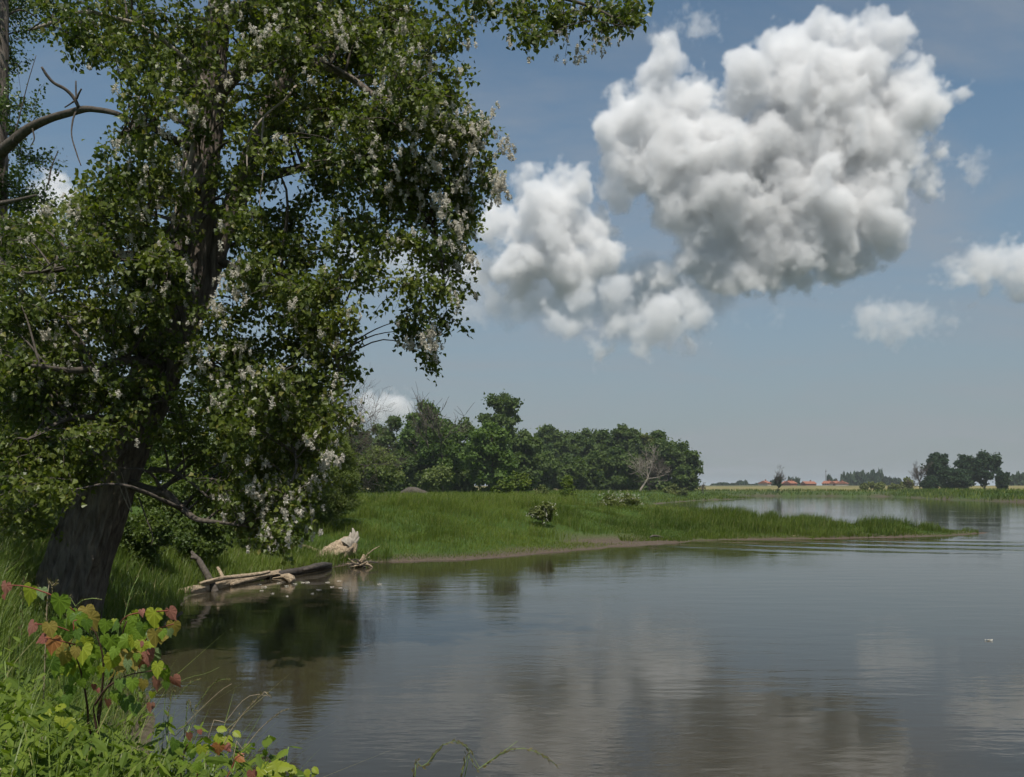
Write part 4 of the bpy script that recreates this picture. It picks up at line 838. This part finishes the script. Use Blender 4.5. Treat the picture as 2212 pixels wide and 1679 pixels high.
snag([(660,1214,4),(654,1195,4),(653,1184,3)], sy + .6, sy + .9, 'driftwood', o, 'branch', 14, 6, .1)
snag([(694,1222,6),(690,1232,5),(686,1238,3)], sy - .2, sy - .5, 'wetwood', o, 'root', 14, 6, .1)
o = dthing(778, 1222, 'root_tangle', 'tangled brown root clump at the waterline right of the broken stump')
ry = wet(778, 1226)[1]
for L in ([(752,1228,5),(768,1220,6),(780,1215,6),(800,1214,5),(818,1216,3)], [(765,1226,6),(775,1216,9),(784,1206,12),(786,1198,8)], [(770,1222,4),(760,1212,4),(752,1206,2)], [(774,1224,6),(790,1220,10),(802,1224,8),(806,1230,4)], [(780,1216,5),(792,1200,4),(806,1188,4),(820,1180,2)], [(752,1230,4),(772,1230,7),(796,1229,6),(806,1226,3)]):
    snag([(a, b, w * .6) for a, b, w in L], ry, ry + .1, 'driftwood' if L[0][0] != 752 else 'wetwood', o, 'root', 20, 7, .4)
rgt = np.random.default_rng(3)
for q in range(16):
    a0 = rgt.uniform(0, 3.14); L = [(778 + rgt.normal() * 8, 1224 + rgt.normal() * 2, 4), (778 + 14 * math.cos(a0) + rgt.normal() * 4, 1222 - 10 * math.sin(a0) + rgt.normal() * 3, 2.6), (778 + 27 * math.cos(a0) + rgt.normal() * 6, 1224 - 17 * math.sin(a0) + rgt.normal() * 5, 1)]
    snag(L, ry + rgt.uniform(-.4, .4), ry + rgt.uniform(-.6, .6), ('driftwood', 'bark2', 'wetwood')[q % 3], o, 'root', 14, 5, .3)
o = dthing(1415, 1160, 'driftwood_branch', 'small grey driftwood piece on the muddy beach by the spit')
snag([(1403,1161,2),(1412,1158,5),(1424,1159,4),(1436,1162,1)], 50, 50.5, 'bark2', o, 'branch', 14, 6, .3)
o = dthing(1710, 1162, 'driftwood_branch', 'short pale driftwood log lying against the spit grass')
snag([(1693,1164,3),(1706,1161,5),(1718,1159,5),(1726,1157,3)], 53.2, 53.6, 'driftwood', o, 'branch', 14, 6, .2)
rng = np.random.default_rng(14); G = Geo()
for (px, py) in [(573,1268),(602,1260),(637,1262),(655,1258),(620,1266),(664,1258),(690,1274),(716,1268),(733,1255),(735,1270),(748,1274),(565,1276),(590,1282),(618,1288),(676,1282),(708,1258),(560,1262),(820,1262),(2136,1383)]:
    p = wet(px, py, .012); n = 14
    V, F = leaves(p + rng.normal(size=(n, 3)) * np.array([.03, .03, .004]), rdir(n) * np.array([1, 1, .25]), norm(np.array([[0, 0, 1.]]) + rng.normal(size=(n, 3)) * .3), rng.uniform(.02, .045, n), SPRAY); G.add(V, F, .7)
tag(G.build('floating_fluff', M['fluff']), 'white flecks of seed fluff drifting on the dark water', 'seed fluff', kind='stuff')

# ------------------------------------------------------------------ the village on the horizon
M['roof'] = plainmat('clay_roof', (.20, .075, .045), (.34, .14, .085), 1.5, .85, bump=.2)
M['brick'] = plainmat('brick_wall', (.16, .06, .045), (.24, .10, .075), 2, .9, bump=.1)
M['plaster'] = plainmat('plaster_wall', (.40, .33, .27), (.55, .47, .40), 1, .9, bump=.1)
M['dark'] = plainmat('dark_pane', (.02, .02, .022), (.04, .04, .045), 2, .3, bump=0)
M['metal'] = plainmat('painted_metal', (.5, .5, .5), (.62, .62, .63), 2, .6, bump=0)
def boxg(G, x0, x1, y0, y1, z0, z1):
    V = np.array([(x, y, z) for z in (z0, z1) for y in (y0, y1) for x in (x0, x1)], float)
    G.add(V, np.array([(0, 2, 3, 1), (4, 5, 7, 6), (0, 1, 5, 4), (2, 6, 7, 3), (0, 4, 6, 2), (1, 3, 7, 5)]))
def house(px, eave, ridge, half, Yd, wall, label, rot=0.0, nwin=4):
    x = (px - CX) / FPX * Yd; z0 = H(x, Yd); w = half * Yd / FPX; d = 5.0
    ze = max(CAMZ - (eave - HY) / FPX * Yd, z0 + 2.2); zr = CAMZ - (ridge - HY) / FPX * Yd; zr = max(zr, ze + 2)
    o = thing('farmhouse', (x, Yd, z0), label, 'house', 'houses of the village on the horizon'); o.rotation_euler.z = math.radians(rot); w *= .8
    G = Geo(); boxg(G, -w, w, 0, 2 * d, -1, ze - z0); G.build('wall', M[wall], o, local=False)
    e = .5; a, b = ze - z0 - .15, zr - z0
    V = np.array([(-w - e, -e, a), (w + e, -e, a), (w + e, d, b), (-w - e, d, b), (w + e, 2 * d + e, a), (-w - e, 2 * d + e, a), (-w - e, -e, a - .25), (w + e, -e, a - .25), (w + e, 2 * d + e, a - .25), (-w - e, 2 * d + e, a - .25)])
    F4 = np.array([(0, 1, 2, 3), (3, 2, 4, 5), (6, 7, 1, 0), (9, 8, 7, 6), (8, 9, 5, 4)]); F3 = np.array([(1, 7, 2), (7, 8, 2), (8, 4, 2), (0, 3, 6), (6, 3, 9), (9, 3, 5)])
    r = mk('roof', V, [F4, F3], M['roof'], o)
    G = Geo(); boxg(G, w * .3, w * .3 + .9, d - .4, d + .5, b - .6, b + 1.1); G.build('chimney', M['brick'], r, local=False)
    for q in range(nwin):
        G = Geo(); xx = -w + (q + .5) * 2 * w / nwin; boxg(G, xx - .55, xx + .55, -.08, .02, (ze - z0) * .42, (ze - z0) * .42 + 1.3); G.build('window', M['dark'], o, local=False)
    return o
house(1662, 1055, 1049.5, 7, 760, 'plaster', 'small house with red roof at the near end of the village', rot=35, nwin=2)
house(1694, 1054, 1045.5, 9, 770, 'brick', 'dark brick barn with red roof beside the lone tree', rot=-50, nwin=3)
house(1715, 1054, 1044.5, 10, 760, 'brick', 'red brick farmhouse joined to the dark barn', rot=20, nwin=3)
house(1752, 1054, 1049.5, 15, 780, 'brick', 'long low red-roofed shed in the village', rot=8, nwin=5)
house(1783, 1051, 1043.5, 9, 770, 'plaster', 'orange-roofed farmhouse below the thin mast', rot=-40, nwin=3)
house(1812, 1052, 1045, 9, 790, 'brick', 'red-roofed house right of the mast, partly behind a tree', rot=15, nwin=3)
house(1832, 1052, 1043.5, 9, 780, 'plaster', 'red-roofed house at the far end of the village', rot=60, nwin=3)
x = (1784 - CX) / FPX * 800; o = thing('mast', (x, 800, H(x, 800)), 'thin dark mast above the village roofs', 'mast')
V, F = tube(np.array([(0, 0, -1), (0, 0, 8.), (0, 0, 15.)]), [.28, .24, .16], 8); mk('pole', V, F, M['stem'], o); V, F = tube(np.array([(-.9, 0, 13.2), (.9, 0, 13.2)]), .12, 6); mk('crossarm', V, F, M['stem'], o)
for px, lab in ((1806, 'pale wind turbine far behind the village roofs'), (1664, 'faint wind turbine far behind the lone waterside tree')):
    Yd = 3000; x = (px - CX) / FPX * Yd; o = thing('wind_turbine', (x, Yd, 0), lab, 'wind turbine', 'wind turbines on the horizon'); hb = 24.0 if px > 1700 else 20.0
    V, F = tube(np.array([(0, 0, -2.), (0, 0, hb)]), [1.1, .6], 10); mk('tower', V, F, M['metal'], o, smooth=True)
    V, F = tube(np.array([(0, 2.5, hb), (0, -2, hb), (0, -2.6, hb)]), [1.1, 1.0, .3], 10); mk('nacelle', V, F, M['metal'], o, smooth=True)
    for q in range(3):
        a = .6 + q * 2.0944; c_, s_ = math.sin(a), math.cos(a); V, F = tube(np.array([(0, -2.3, hb), (c_ * 8, -2.3, hb + s_ * 8), (c_ * 19, -2.3, hb + s_ * 19)]), [.5, .75, .12], 6); mk('blade', V, F, M['metal'], o, smooth=True)

# ------------------------------------------------------------------ lime saplings in the foreground
LEAFCOL = {'g': ((.080, .14, .016), (.15, .23, .022)), 'y': ((.15, .20, .016), (.25, .29, .026)), 'p': ((.10, .15, .06), (.17, .23, .10)), 'd': ((.05, .10, .016), (.09, .155, .022)),
           'r': ((.17, .062, .042), (.25, .10, .072)), 'k': ((.22, .092, .068), (.32, .15, .11)), 'o': ((.24, .095, .03), (.34, .16, .055)), 'v': ((.16, .14, .025), (.27, .21, .05)), 'b': ((.11, .05, .03), (.18, .085, .05))}
for k_, (a, b) in LEAFCOL.items(): M['lime_' + k_] = leafmat('lime_leaf_' + dict(g='green', y='yellow_green', p='pale', d='deep_green', r='red', k='pink', o='orange', v='olive', b='brown')[k_], a, b, .38, .45, .35, vein=True, tint=(1.3, 1.25, .45) if k_ not in 'rkob' else (1.4, .8, .6))
def heart(seed):
    rng = np.random.default_rng(seed); na = 30
    ta = np.radians([0, 5, 12, 24, 42, 66, 92, 118, 140, 158, 172, 180]); tr = np.array([1.0, .88, .76, .66, .60, .56, .53, .48, .41, .33, .17, .06])
    th = np.linspace(-np.pi, np.pi, na, endpoint=False) + np.pi / na; R = np.interp(np.abs(th), ta, tr) * (1 + .035 * (np.arange(na) % 2 * 2 - 1)) * (1 + rng.normal(0, .02, na))
    R[np.argmin(np.abs(th))] = 1.0; V = [(0, 0, 0)]; ve = [1.0]; cup = rng.uniform(.05, .28); curl = rng.uniform(.0, .35); tw = rng.normal(0, .18)
    for f in (.38, .72, 1.0):
        for a in range(na):
            r = R[a] * f; u, v = r * np.cos(th[a]), r * np.sin(th[a])
            z = -cup * abs(v) ** 1.4 - curl * max(u, 0) ** 2 * .5 + tw * u * v + (.018 if a % 3 == 0 else -.012) * f * 1.4 + rng.normal(0, .012) * f
            V.append((u, v, z)); ve.append(1.0 if a % 3 == 0 else .0)
    F3 = [(0, 1 + a, 1 + (a + 1) % na) for a in range(na)]; F4 = [(1 + na * q + a, 1 + na * (q + 1) + a, 1 + na * (q + 1) + (a + 1) % na, 1 + na * q + (a + 1) % na) for q in range(2) for a in range(na)]
    return np.array(V), np.array(F3), np.array(F4), np.array(ve)
HEART = {}
def lime_leaf(parent, px, py, wpx, ang, colr, Yd, rng, tilt=None):
    """hangs from (px, py), wpx wide in the photo, tip turned ang degrees from straight down"""
    key = (colr, int(rng.integers(4)))
    if key not in HEART:
        V, F3, F4, ve = heart(hash(key[0]) % 97 + key[1] if False else (ord(colr) * 7 + key[1])); o = mk('leaf', V, [F3, F4], M['lime_' + colr], parent, smooth=True, rnd=np.full(len(F3) + len(F4), .25 + .5 * rng.random()), attr={'vein': ve}); HEART[key] = o.data
    else: o = bpy.data.objects.new('leaf', HEART[key]); COL.objects.link(o); o.parent = parent
    s = wpx * Yd / FPX / 1.12 * 1.10
    a = math.radians(ang); t = Vector((math.sin(a), rng.uniform(-.35, .25), -math.cos(a))).normalized()
    n0 = Vector((rng.normal() * .28, -1, .35 + rng.normal() * .22)) if tilt is None else Vector(tilt); n = (n0 - t * n0.dot(t)).normalized(); b = n.cross(t)
    mtx = Matrix((t, b, n)).transposed().to_4x4(); mtx.translation = at(px, py, Yd) - Vector(parent.location); o.matrix_local = mtx @ Matrix.Diagonal((s, s, s, 1))
    return o
def Z2(x, y): return x * .18869, 1094.5 + y * .18869
def Z4(x, y): return x * .21067, 1324.9 + y * .21067
def Z5(x, y): return 345.6 + x * .18229, 1382.5 + y * .18229
rng = np.random.default_rng(88)
def stem_path(parent, pts, Y0, Y1, mat, name='twig', n=18, segs=6):
    (V, F), Q = limb(pts, Y0, Y1, n, segs); return mkl(name, V, F, M[mat], parent, smooth=True)
def sapling(label, base, Yb, LV, conv, TW):
    b = at(*base, Yb); b.z = H(b.x, b.y); o = thing('lime_sapling', b, label, 'sapling')
    for pts, y0, y1, mt in TW: stem_path(o, pts, y0, y1, mt, 'stem' if mt == 'stem' else 'twig')
    for (x, y, w, ang, c, *r) in LV:
        cv, f = (conv[r[0]] if r else conv[2]); px, py = cv(x, y)
        lime_leaf(o, px, py, w * f, ang, c, Yb + rng.uniform(-.22, .12), rng)
    return o
CONV = {2: (Z2, .18869), 4: (Z4, .21067), 5: (Z5, .18229)}
def z2(*p): return [(*Z2(a, b), w) for a, b, w in p]
def z4(*p): return [(*Z4(a, b), w) for a, b, w in p]
def z5(*p): return [(*Z5(a, b), w) for a, b, w in p]
SA_ = [(70,895,140,-15,'k'),(40,1020,60,20,'r'),(350,950,220,-18,'y'),(480,955,120,5,'p'),(680,1065,245,-8,'g'),(815,1200,170,-16,'g'),(940,1262,105,2,'g'),(378,1350,155,-28,'k'),(508,1500,130,-62,'r'),(565,1362,165,8,'v'),(610,1522,195,-14,'o'),(640,1440,100,20,'g'),(760,1400,130,5,'d'),(880,1430,120,15,'d'),
       (850,350,190,-4,'y',4),(870,260,90,10,'g',4),(690,210,120,-12,'d',4),(730,515,165,6,'d',4),(850,540,110,0,'g',4),(940,570,85,4,'g',4),(1035,565,85,-20,'y',4),(1020,385,115,-28,'g',4),(880,150,60,30,'g',4),(720,770,120,-8,'d',4),(830,700,90,15,'g',4),(690,860,110,6,'d',4),(620,880,90,-10,'d',4),(960,740,60,0,'r',4),(1000,780,50,20,'r',4)]
_r = np.random.default_rng(41)
for _ in range(30): SA_.append((float(_r.uniform(560, 1040)), float(_r.uniform(1150, 1900)), float(_r.uniform(120, 205)), float(_r.normal() * 18), 'gygdgv'[int(_r.integers(6))]))
stA = [(z4((1000,1500,6),(1000,1230,6),(1025,1000,6),(1045,800,5),(1060,600,5),(1050,420,4),(980,200,3),(860,60,3)), 3.15, 3.0, 'stem'), (z4((990,1500,6),(910,1150,6),(900,1000,5),(880,850,5),(840,640,4),(780,450,3),(700,300,2)), 3.15, 2.95, 'stem'),
       (z2((860,1200,3),(780,1140,3),(620,1030,3.2),(450,960,3),(270,910,2.6),(80,900,2)), 3.0, 2.9, 'redtwig'), (z2((860,1460,2.5),(720,1395,2.6),(560,1352,2.4),(400,1348,2)), 3.0, 2.9, 'redtwig'), (z2((1000,1610,2.5),(860,1580,2.8),(700,1540,2.6),(510,1500,2)), 3.0, 2.9, 'redtwig'), (z2((830,1500,2),(845,1400,2),(840,1320,2),(880,1300,2)), 3, 3, 'redtwig')]
sapling('lime sapling with a red twig reaching across the poplar trunk', (210, 1650), 3.1, SA_, CONV, stA)
SB_ = [(1310,1300,70,0,'y'),(1335,1345,100,-6,'d'),(1545,1200,75,10,'y'),(1515,1275,185,-6,'g'),(1765,1212,195,-4,'y'),(1620,1195,85,12,'k'),(1945,1190,150,25,'k'),(1985,1345,160,-2,'v'),(1750,1435,145,4,'p'),(1855,1425,110,0,'g'),(1935,1420,95,6,'p'),(1640,1360,150,-4,'d'),(1265,1520,205,-4,'g'),(1185,1510,110,-12,'g'),(1480,1420,120,-10,'g'),(1420,1500,100,10,'d'),(1560,1480,110,0,'g'),(1600,1560,90,-15,'r'),
       (1310,380,215,-10,'v',4),(1430,300,105,8,'y',4),(1510,425,125,6,'k',4),(1460,500,135,-6,'k',4),(1545,380,80,25,'r',4),(1120,590,85,-4,'d',4),(1355,695,130,-2,'g',4),(1465,705,115,-10,'v',4),(1590,690,135,-2,'k',4),(1660,575,150,2,'g',4),(1785,670,125,25,'k',4),(1545,935,85,-4,'b',4),(1180,820,110,4,'g',4),(1300,880,150,-6,'d',4),(1400,430,80,0,'g',4),(1560,820,70,-10,'y',4),(1100,900,90,0,'b',4),(1230,700,120,8,'d',4),(1380,950,120,10,'d',4),(1700,720,80,0,'d',4)]
for _ in range(34): SB_.append((float(_r.uniform(1120, 1900)), float(_r.uniform(1300, 1950)), float(_r.uniform(110, 200)), float(_r.normal() * 18), 'gygdgpv'[int(_r.integers(7))]))
stB = [(z4((1010,1500,6),(1000,1100,5),(1040,860,5),(1150,680,4),(1200,560,4),(1230,400,3),(1260,200,3),(1300,80,2)), 3.1, 2.95, 'stem'), (z4((1000,1250,6),(960,980,5),(1000,900,5),(1100,760,5),(1300,640,3),(1500,600,3),(1700,570,2)), 3.05, 2.9, 'stem'),
       (z2((1330,1420,2),(1400,1300,2.6),(1500,1235,2.6),(1700,1205,2.4),(1930,1192,2)), 2.95, 2.85, 'redtwig'), (z2((1640,1560,2),(1770,1420,2.6),(1900,1370,2.4),(1985,1345,2)), 2.95, 2.85, 'redtwig'), (z4((1180,420,2),(1250,290,2.4),(1330,300,2.2),(1440,320,2)), 2.95, 2.9, 'redtwig')]
sapling('lime sapling with pink young leaves held out over the water', (235, 1650), 3.0, SB_, CONV, stB)
SC_ = [(690,1255,140,-6,'o',5),(785,1255,95,40,'r',5),(930,1385,110,55,'o',5),(470,1075,60,20,'r',5),(330,1240,125,-4,'g',5),(500,1275,140,2,'y',5),(270,1460,120,-8,'g',5),(440,1480,120,6,'g',5),(340,1120,90,10,'b',5),(1090,1575,120,0,'r',5),(170,1210,150,-20,'d',5),(590,1420,100,10,'g',5),(380,1330,100,-10,'d',5)]
stC = [(z5((420,1900,4),(440,1620,3.5),(480,1400,3),(560,1270,2.5),(640,1262,2.2),(780,1290,2)), 2.75, 2.7, 'redtwig'), (z5((300,1900,4),(250,1620,3.5),(260,1460,3),(300,1300,2.5),(330,1235,2)), 2.75, 2.7, 'stem'), (z5((700,1800,3),(860,1500,3),(900,1400,2.5),(1000,1350,2)), 2.7, 2.7, 'redtwig')]
sapling('low lime shoot with orange leaves at the bottom of the bank', (425, 1760), 2.7, SC_, CONV, stC)

# nettles and raspberry shoots
def serrate(nt_=7, w=.30):
    V, F = [], []
    for q in range(nt_ + 1):
        t = q / nt_; hw = w * math.sin(math.pi * (.10 + .90 * t) ** .75) * (1 - .15 * t) if q < nt_ else 0
        V += [(t, 0, .04 - .10 * t * t), (t - .02, hw, .02 - .16 * hw - .10 * t * t), (t - .02, -hw, .02 - .16 * hw - .10 * t * t), (t + .085, hw * 1.12, -.10 * t * t - .20 * hw), (t + .085, -hw * 1.12, -.10 * t * t - .20 * hw)]
    for q in range(nt_):
        a, b = 5 * q, 5 * q + 5
        F += [(a, a + 1, b), (a + 1, a + 3, b), (a + 3, b + 1, b), (a, b, a + 2), (a + 2, b, a + 4), (a + 4, b, b + 2)]
    return np.array(V), np.array(F)
SER = serrate(); SERB = serrate(6, .40)
def sil(px): return np.interp(px, [-200, 0, 120, 250, 330, 400, 470, 560, 640, 690, 900], [1300, 1325, 1370, 1440, 1480, 1515, 1560, 1590, 1640, 1690, 1800])
def room(x, y):
    """how high a plant at (x, y) may grow to stay on the low bank slope towards the water"""
    z = land(x, y)[0]; px = CX + x / y * FPX; return CAMZ - (sil(px) + 130 * (1 - sstep(2.9, 3.6, y)) * sstep(500, 300, px) - HY) / FPX * y - z
NET = {}
def nettle(x, y, h, seed, label, lean):
    rg = np.random.default_rng(seed); z = H(x, y); o = thing('nettle', (x, y, z - .02), label, 'nettle', 'nettles on the bank')
    n = 8; t = np.linspace(0, 1, n); P = np.c_[lean[0] * h * t ** 2, lean[1] * h * t ** 2, h * t]; V, F = tube(P, np.linspace(.0045, .002, n), 5); mk('stem', V, F, M['greenstem'], o, smooth=True)
    lv = int(h / .075)
    for q in range(1, lv + 1):
        t0 = .25 + .75 * q / lv; k = t0 * (n - 1); i = min(int(k), n - 2); p = P[i] + (P[i + 1] - P[i]) * (k - i); s = (.055 + .05 * math.sin(math.pi * min(1, 1.25 - t0))) * (1 if q < lv else .6)
        for side in (0, 1):
            a = q * 1.5708 + side * math.pi + rg.normal() * .25; d = Vector((math.cos(a), math.sin(a), -.25 - .5 * rg.random())).normalized()
            key = int(rg.integers(3))
            if key not in NET: l = mk('leaf', SER[0], SER[1], M['nettle'], o, smooth=False, rnd=np.full(len(SER[1]), (.25, .5, .75)[key])); NET[key] = l.data
            else: l = bpy.data.objects.new('leaf', NET[key]); COL.objects.link(l); l.parent = o
            nn = (Vector((0, 0, 1)) - d * d.z).normalized(); b = nn.cross(d); m4 = Matrix((d, b, nn)).transposed().to_4x4(); m4.translation = Vector(p) + d * .015; l.matrix_local = m4 @ Matrix.Diagonal((s, s, s, 1))
    return o
NP = [(60,1480,3.0),(20,1560,2.8),(110,1540,2.9),(170,1600,2.8),(90,1620,2.7),(230,1590,2.9),(290,1560,3.0),(250,1650,2.7),(330,1600,2.9),(360,1650,2.7),(395,1560,3.1),(430,1620,2.8),(470,1640,2.7),(150,1500,3.2),(30,1420,3.4),(520,1660,2.7),(330,1510,3.3)]
for q, (px, py, Yd) in enumerate(NP):
    p = at(px, py, Yd); z = H(p.x, p.y); nettle(p.x, p.y, max(.25, p.z - z), 900 + q, 'stinging nettle with drooping toothed leaves in the lower left undergrowth', (rng.normal() * .12, rng.normal() * .1))
for px, py, Yd, lab in ((560, 1575, 2.9, 'flowering nettle top leaning out over the water, upper of two'), (600, 1600, 2.8, 'flowering nettle leaning out over the water, nearest the open river')):
    p = at(px, py, Yd); b = at(px - 45, py + 150, Yd); nettle(b.x, b.y, p.z - H(b.x, b.y), 940 + px, lab, (.10, 0))
def raspberry(LV, TW, Yd, label):
    b = at(*TW[0][:2], Yd); b.z = H(b.x, b.y); o = thing('bramble_shoot', b, label, 'bramble'); stem_path(o, TW, Yd, Yd, 'greenstem', 'stem')
    for (px, py, w, ang) in LV:
        s = w * Yd / FPX / .85; l = mk('leaf', SERB[0], SERB[1], M['lime_y'], o, rnd=np.full(len(SERB[1]), .5)); a = math.radians(ang)
        t_ = Vector((math.sin(a), -.3, -math.cos(a))).normalized(); n0 = Vector((.1, -.6, .8)); nn = (n0 - t_ * n0.dot(t_)).normalized(); m4 = Matrix((t_, nn.cross(t_), nn)).transposed().to_4x4(); m4.translation = at(px, py, Yd) - b; l.matrix_local = m4 @ Matrix.Diagonal((s, s, s, 1))
raspberry([(590,1645,42,35),(578,1650,34,-50),(600,1655,30,90),(622,1655,22,60),(634,1660,18,-20),(662,1662,16,20),(676,1658,16,50),(682,1664,14,-30)], [(555,1760,3),(575,1690,3),(600,1678,2.5),(650,1677,2.2),(685,1668,1.5)], 2.6, 'bright green bramble shoot creeping out at the bottom over the water')
raspberry([(478,1585,26,-30),(486,1590,24,40),(470,1572,20,80),(505,1580,18,60)], [(455,1720,3),(468,1640,2.5),(480,1585,2)], 2.85, 'small bright bramble tip above the orange lime leaves')
raspberry([(110,1535,30,-60),(128,1540,28,30),(120,1528,24,100),(150,1550,26,10)], [(120,1720,3),(124,1640,2.5),(122,1535,2)], 2.85, 'crinkled bright bramble leaves in the lower left undergrowth')
# dry stalks and seed grasses leaning out over the water
def stalk(label, pts, Yd, mat='straw', name='dry_stalk', head=None, hs=.012):
    b = at(pts[0][0], pts[0][1], Yd); lo = (pts[0][0] - 25, pts[0][1] + 110, pts[0][2]); g = at(lo[0], lo[1], Yd); g.z = H(g.x, g.y)
    o = thing(name, g, label, 'stalk' if name == 'dry_stalk' else 'grass')
    P, R = pxpath([lo] + pts, Yd); P[0] = np.array(g); Q = resample(np.c_[P, R], 40); V, F = tube(Q[:, :3], np.maximum(Q[:, 3], .0006), 5); mkl('stem', V, F, M[mat], o, smooth=True)
    if head:
        rg = np.random.default_rng(len(pts)); n = 90; u = rg.uniform(head, 1, n); S = resample(np.array(Q[:, :3]), 200); p = S[(u * 199).astype(int)]; d = norm(np.gradient(S, axis=0))[(u * 199).astype(int)]
        V, F = leaves(p + rg.normal(size=(n, 3)) * .002, d + rg.normal(size=(n, 3)) * .35, rdir(n), rg.uniform(.7, 1.3, n) * hs, WILLOW); mkl('seed_head', V, F, M['grassdry'], o, rnd=rg.random(len(F)))
    return o
stalk('bent dry stalk bowing over the water, the most arched', z5((560,1290,1.6),(780,970,1.6),(960,740,1.5),(1060,665,1.4),(1160,645,1.3),(1280,665,1)), 2.9)
stalk('frayed dry stalk with drooping tip beside the arched stalk', z5((640,1620,1.8),(760,1230,1.8),(870,1030,2.2),(980,880,2),(1090,760,2),(1170,680,1.6),(1220,625,1.3),(1270,620,1.3),(1320,690,1.6)), 2.8, head=.82, hs=.010)
stalk('straight reddish dry stalk reaching farthest over the water', z5((850,1500,1.8),(1000,1290,1.7),(1180,1060,1.6),(1340,920,1.4),(1450,840,1.2),(1530,815,1)), 2.8, head=.93, hs=.006)
stalk('thin dark dry stalk behind the nettles', z5((0,1370,1.8),(200,1130,1.7),(400,900,1.5),(650,660,1.3),(760,570,1.2),(850,520,1)), 3.1)
stalk('grass stem with soft bent seed spike over the water', z5((300,1000,1.4),(400,840,1.4),(560,600,1.3),(640,510,1.3),(720,470,1.3),(830,462,1.2)), 3.1, 'greenstem', 'seed_grass', .72, .012)
stalk('grass stem with level seed spike beside the pink lime leaf', z5((100,900,1.2),(200,700,1.2),(290,580,1.2),(350,510,1.2),(465,470,1.2)), 3.2, 'greenstem', 'seed_grass', .75, .011)
stalk('long thin grass stem pointing over the water', z5((60,700,1.2),(180,540,1.2),(330,450,1.1),(500,410,1),(600,375,1),(700,325,.9)), 3.2, 'greenstem', 'seed_grass')
stalk('tall straight grass spike in front of the shore grass', [(250,1430,2),(268,1340,2),(280,1290,2.2),(290,1262,2.4),(299,1246,1.5)], 3.0, 'greenstem', 'seed_grass', .62, .010)
stalk('arched grass spike in front of the poplar trunk', z2((760,1300,2),(830,1190,2),(890,1110,2),(960,1065,2),(1060,1050,2),(1165,1062,1.5)), 3.1, 'greenstem', 'seed_grass', .60, .012)
stalk('short upright seed head left of the poplar trunk', z2((250,1100,1.8),(265,950,1.8),(285,850,2),(315,765,2)), 3.3, 'greenstem', 'seed_grass', .66, .014)
stalk('feathery straw-coloured seed head before the trunk foot', z2((540,1100,1.8),(575,960,1.8),(610,890,2),(670,840,1.5)), 3.3, 'straw', 'seed_grass', .6, .018)
stalk('drooping seed head at the bottom of the water, left of two', [(895,1700,2),(915,1662,2),(940,1628,2),(962,1606,1.8),(985,1601,1.6),(1004,1610,1.6),(1022,1628,1.2)], 2.5, 'greenstem', 'seed_grass', .74, .014)
stalk('longer drooping seed head at the bottom of the water, right of two', [(990,1700,2),(1030,1664,2),(1070,1636,2),(1100,1620,1.8),(1135,1617,1.6),(1170,1630,1.6),(1206,1657,1.2)], 2.5, 'greenstem', 'seed_grass', .70, .014)
stalk('thin green grass blade tip between the two drooping seed heads', [(1000,1695,2),(1040,1660,2),(1080,1630,1.8),(1118,1601,1)], 2.52, 'greenstem', 'seed_grass')
# the mass of herbs and grass on the near bank
rng = np.random.default_rng(64); G = Geo()
def near_pts(n):
    y = rng.uniform(1.9, 6.5, n); x = rng.uniform(-4.6, .2, n); k = (np.abs(x) < .66 * y) & (land(x, y)[1] > .1) & (CX + x / y * FPX < 690)
    return x[k], y[k]
x, y = near_pts(58000); rm = room(x, y); k = rm > .12; x, y, rm = x[k], y[k], rm[k]; z = land(x, y)[0]
hh = np.minimum(rm * rng.uniform(.55, 1.05, len(x)), rng.uniform(.45, 1.2, len(x)) * np.where(CX + x / y * FPX > 420, .6, 1))
blades(G, np.c_[x, y, z], hh, .0065, rng, .38, (.08, -.02), 4, (.45, .22), .07)
tag(G.build('bank_grass', M['fgrass']), 'lush grass blades on the near bank at the lower left', 'grass', kind='stuff')
G = Geo(); x, y = near_pts(74000); rm = room(x, y); k = rm > .08; x, y, rm = x[k], y[k], rm[k]; z = land(x, y)[0]
u = rng.random(len(x)) ** .4; P = np.c_[x, y, z + np.minimum(rm, rng.uniform(.55, 1.15, len(x))) * u * .97]; n = len(P)
a = rng.uniform(0, 2 * np.pi, n); tip = np.c_[np.cos(a), np.sin(a), -.3 - .7 * rng.random(n)]; nor = norm(np.array([[0, -.25, 1.]]) + rng.normal(size=(n, 3)) * .4)
V, F = leaves(P, tip, nor, rng.uniform(.018, .052, n), serrate(2, .22)); G.add(V, F, np.repeat(np.clip(rng.normal(.5, .25, n), 0, 1), 12))
tag(G.build('undergrowth', M['nettle']), 'dense leafy herbs on the near bank at the lower left', 'undergrowth', kind='stuff')
# ------------------------------------------------------------------ the air
m, t, out = nt('hazy_air'); pv = N_(t, 'ShaderNodeVolumePrincipled'); pv.inputs['Color'].default_value = (.80, .87, .95, 1); pv.inputs['Density'].default_value = HAZE
t.links.new(pv.outputs[0], out.inputs['Volume'])
V = np.array([(x, y, z) for z in (-4.0, 52.0) for y in (-320., 14500.) for x in (-8000., 10500.)])
hz = mk('haze', V, np.array([(0, 2, 3, 1), (4, 5, 7, 6), (0, 1, 5, 4), (2, 6, 7, 3), (0, 4, 6, 2), (1, 3, 7, 5)]), m); tag(hz, kind='stuff')
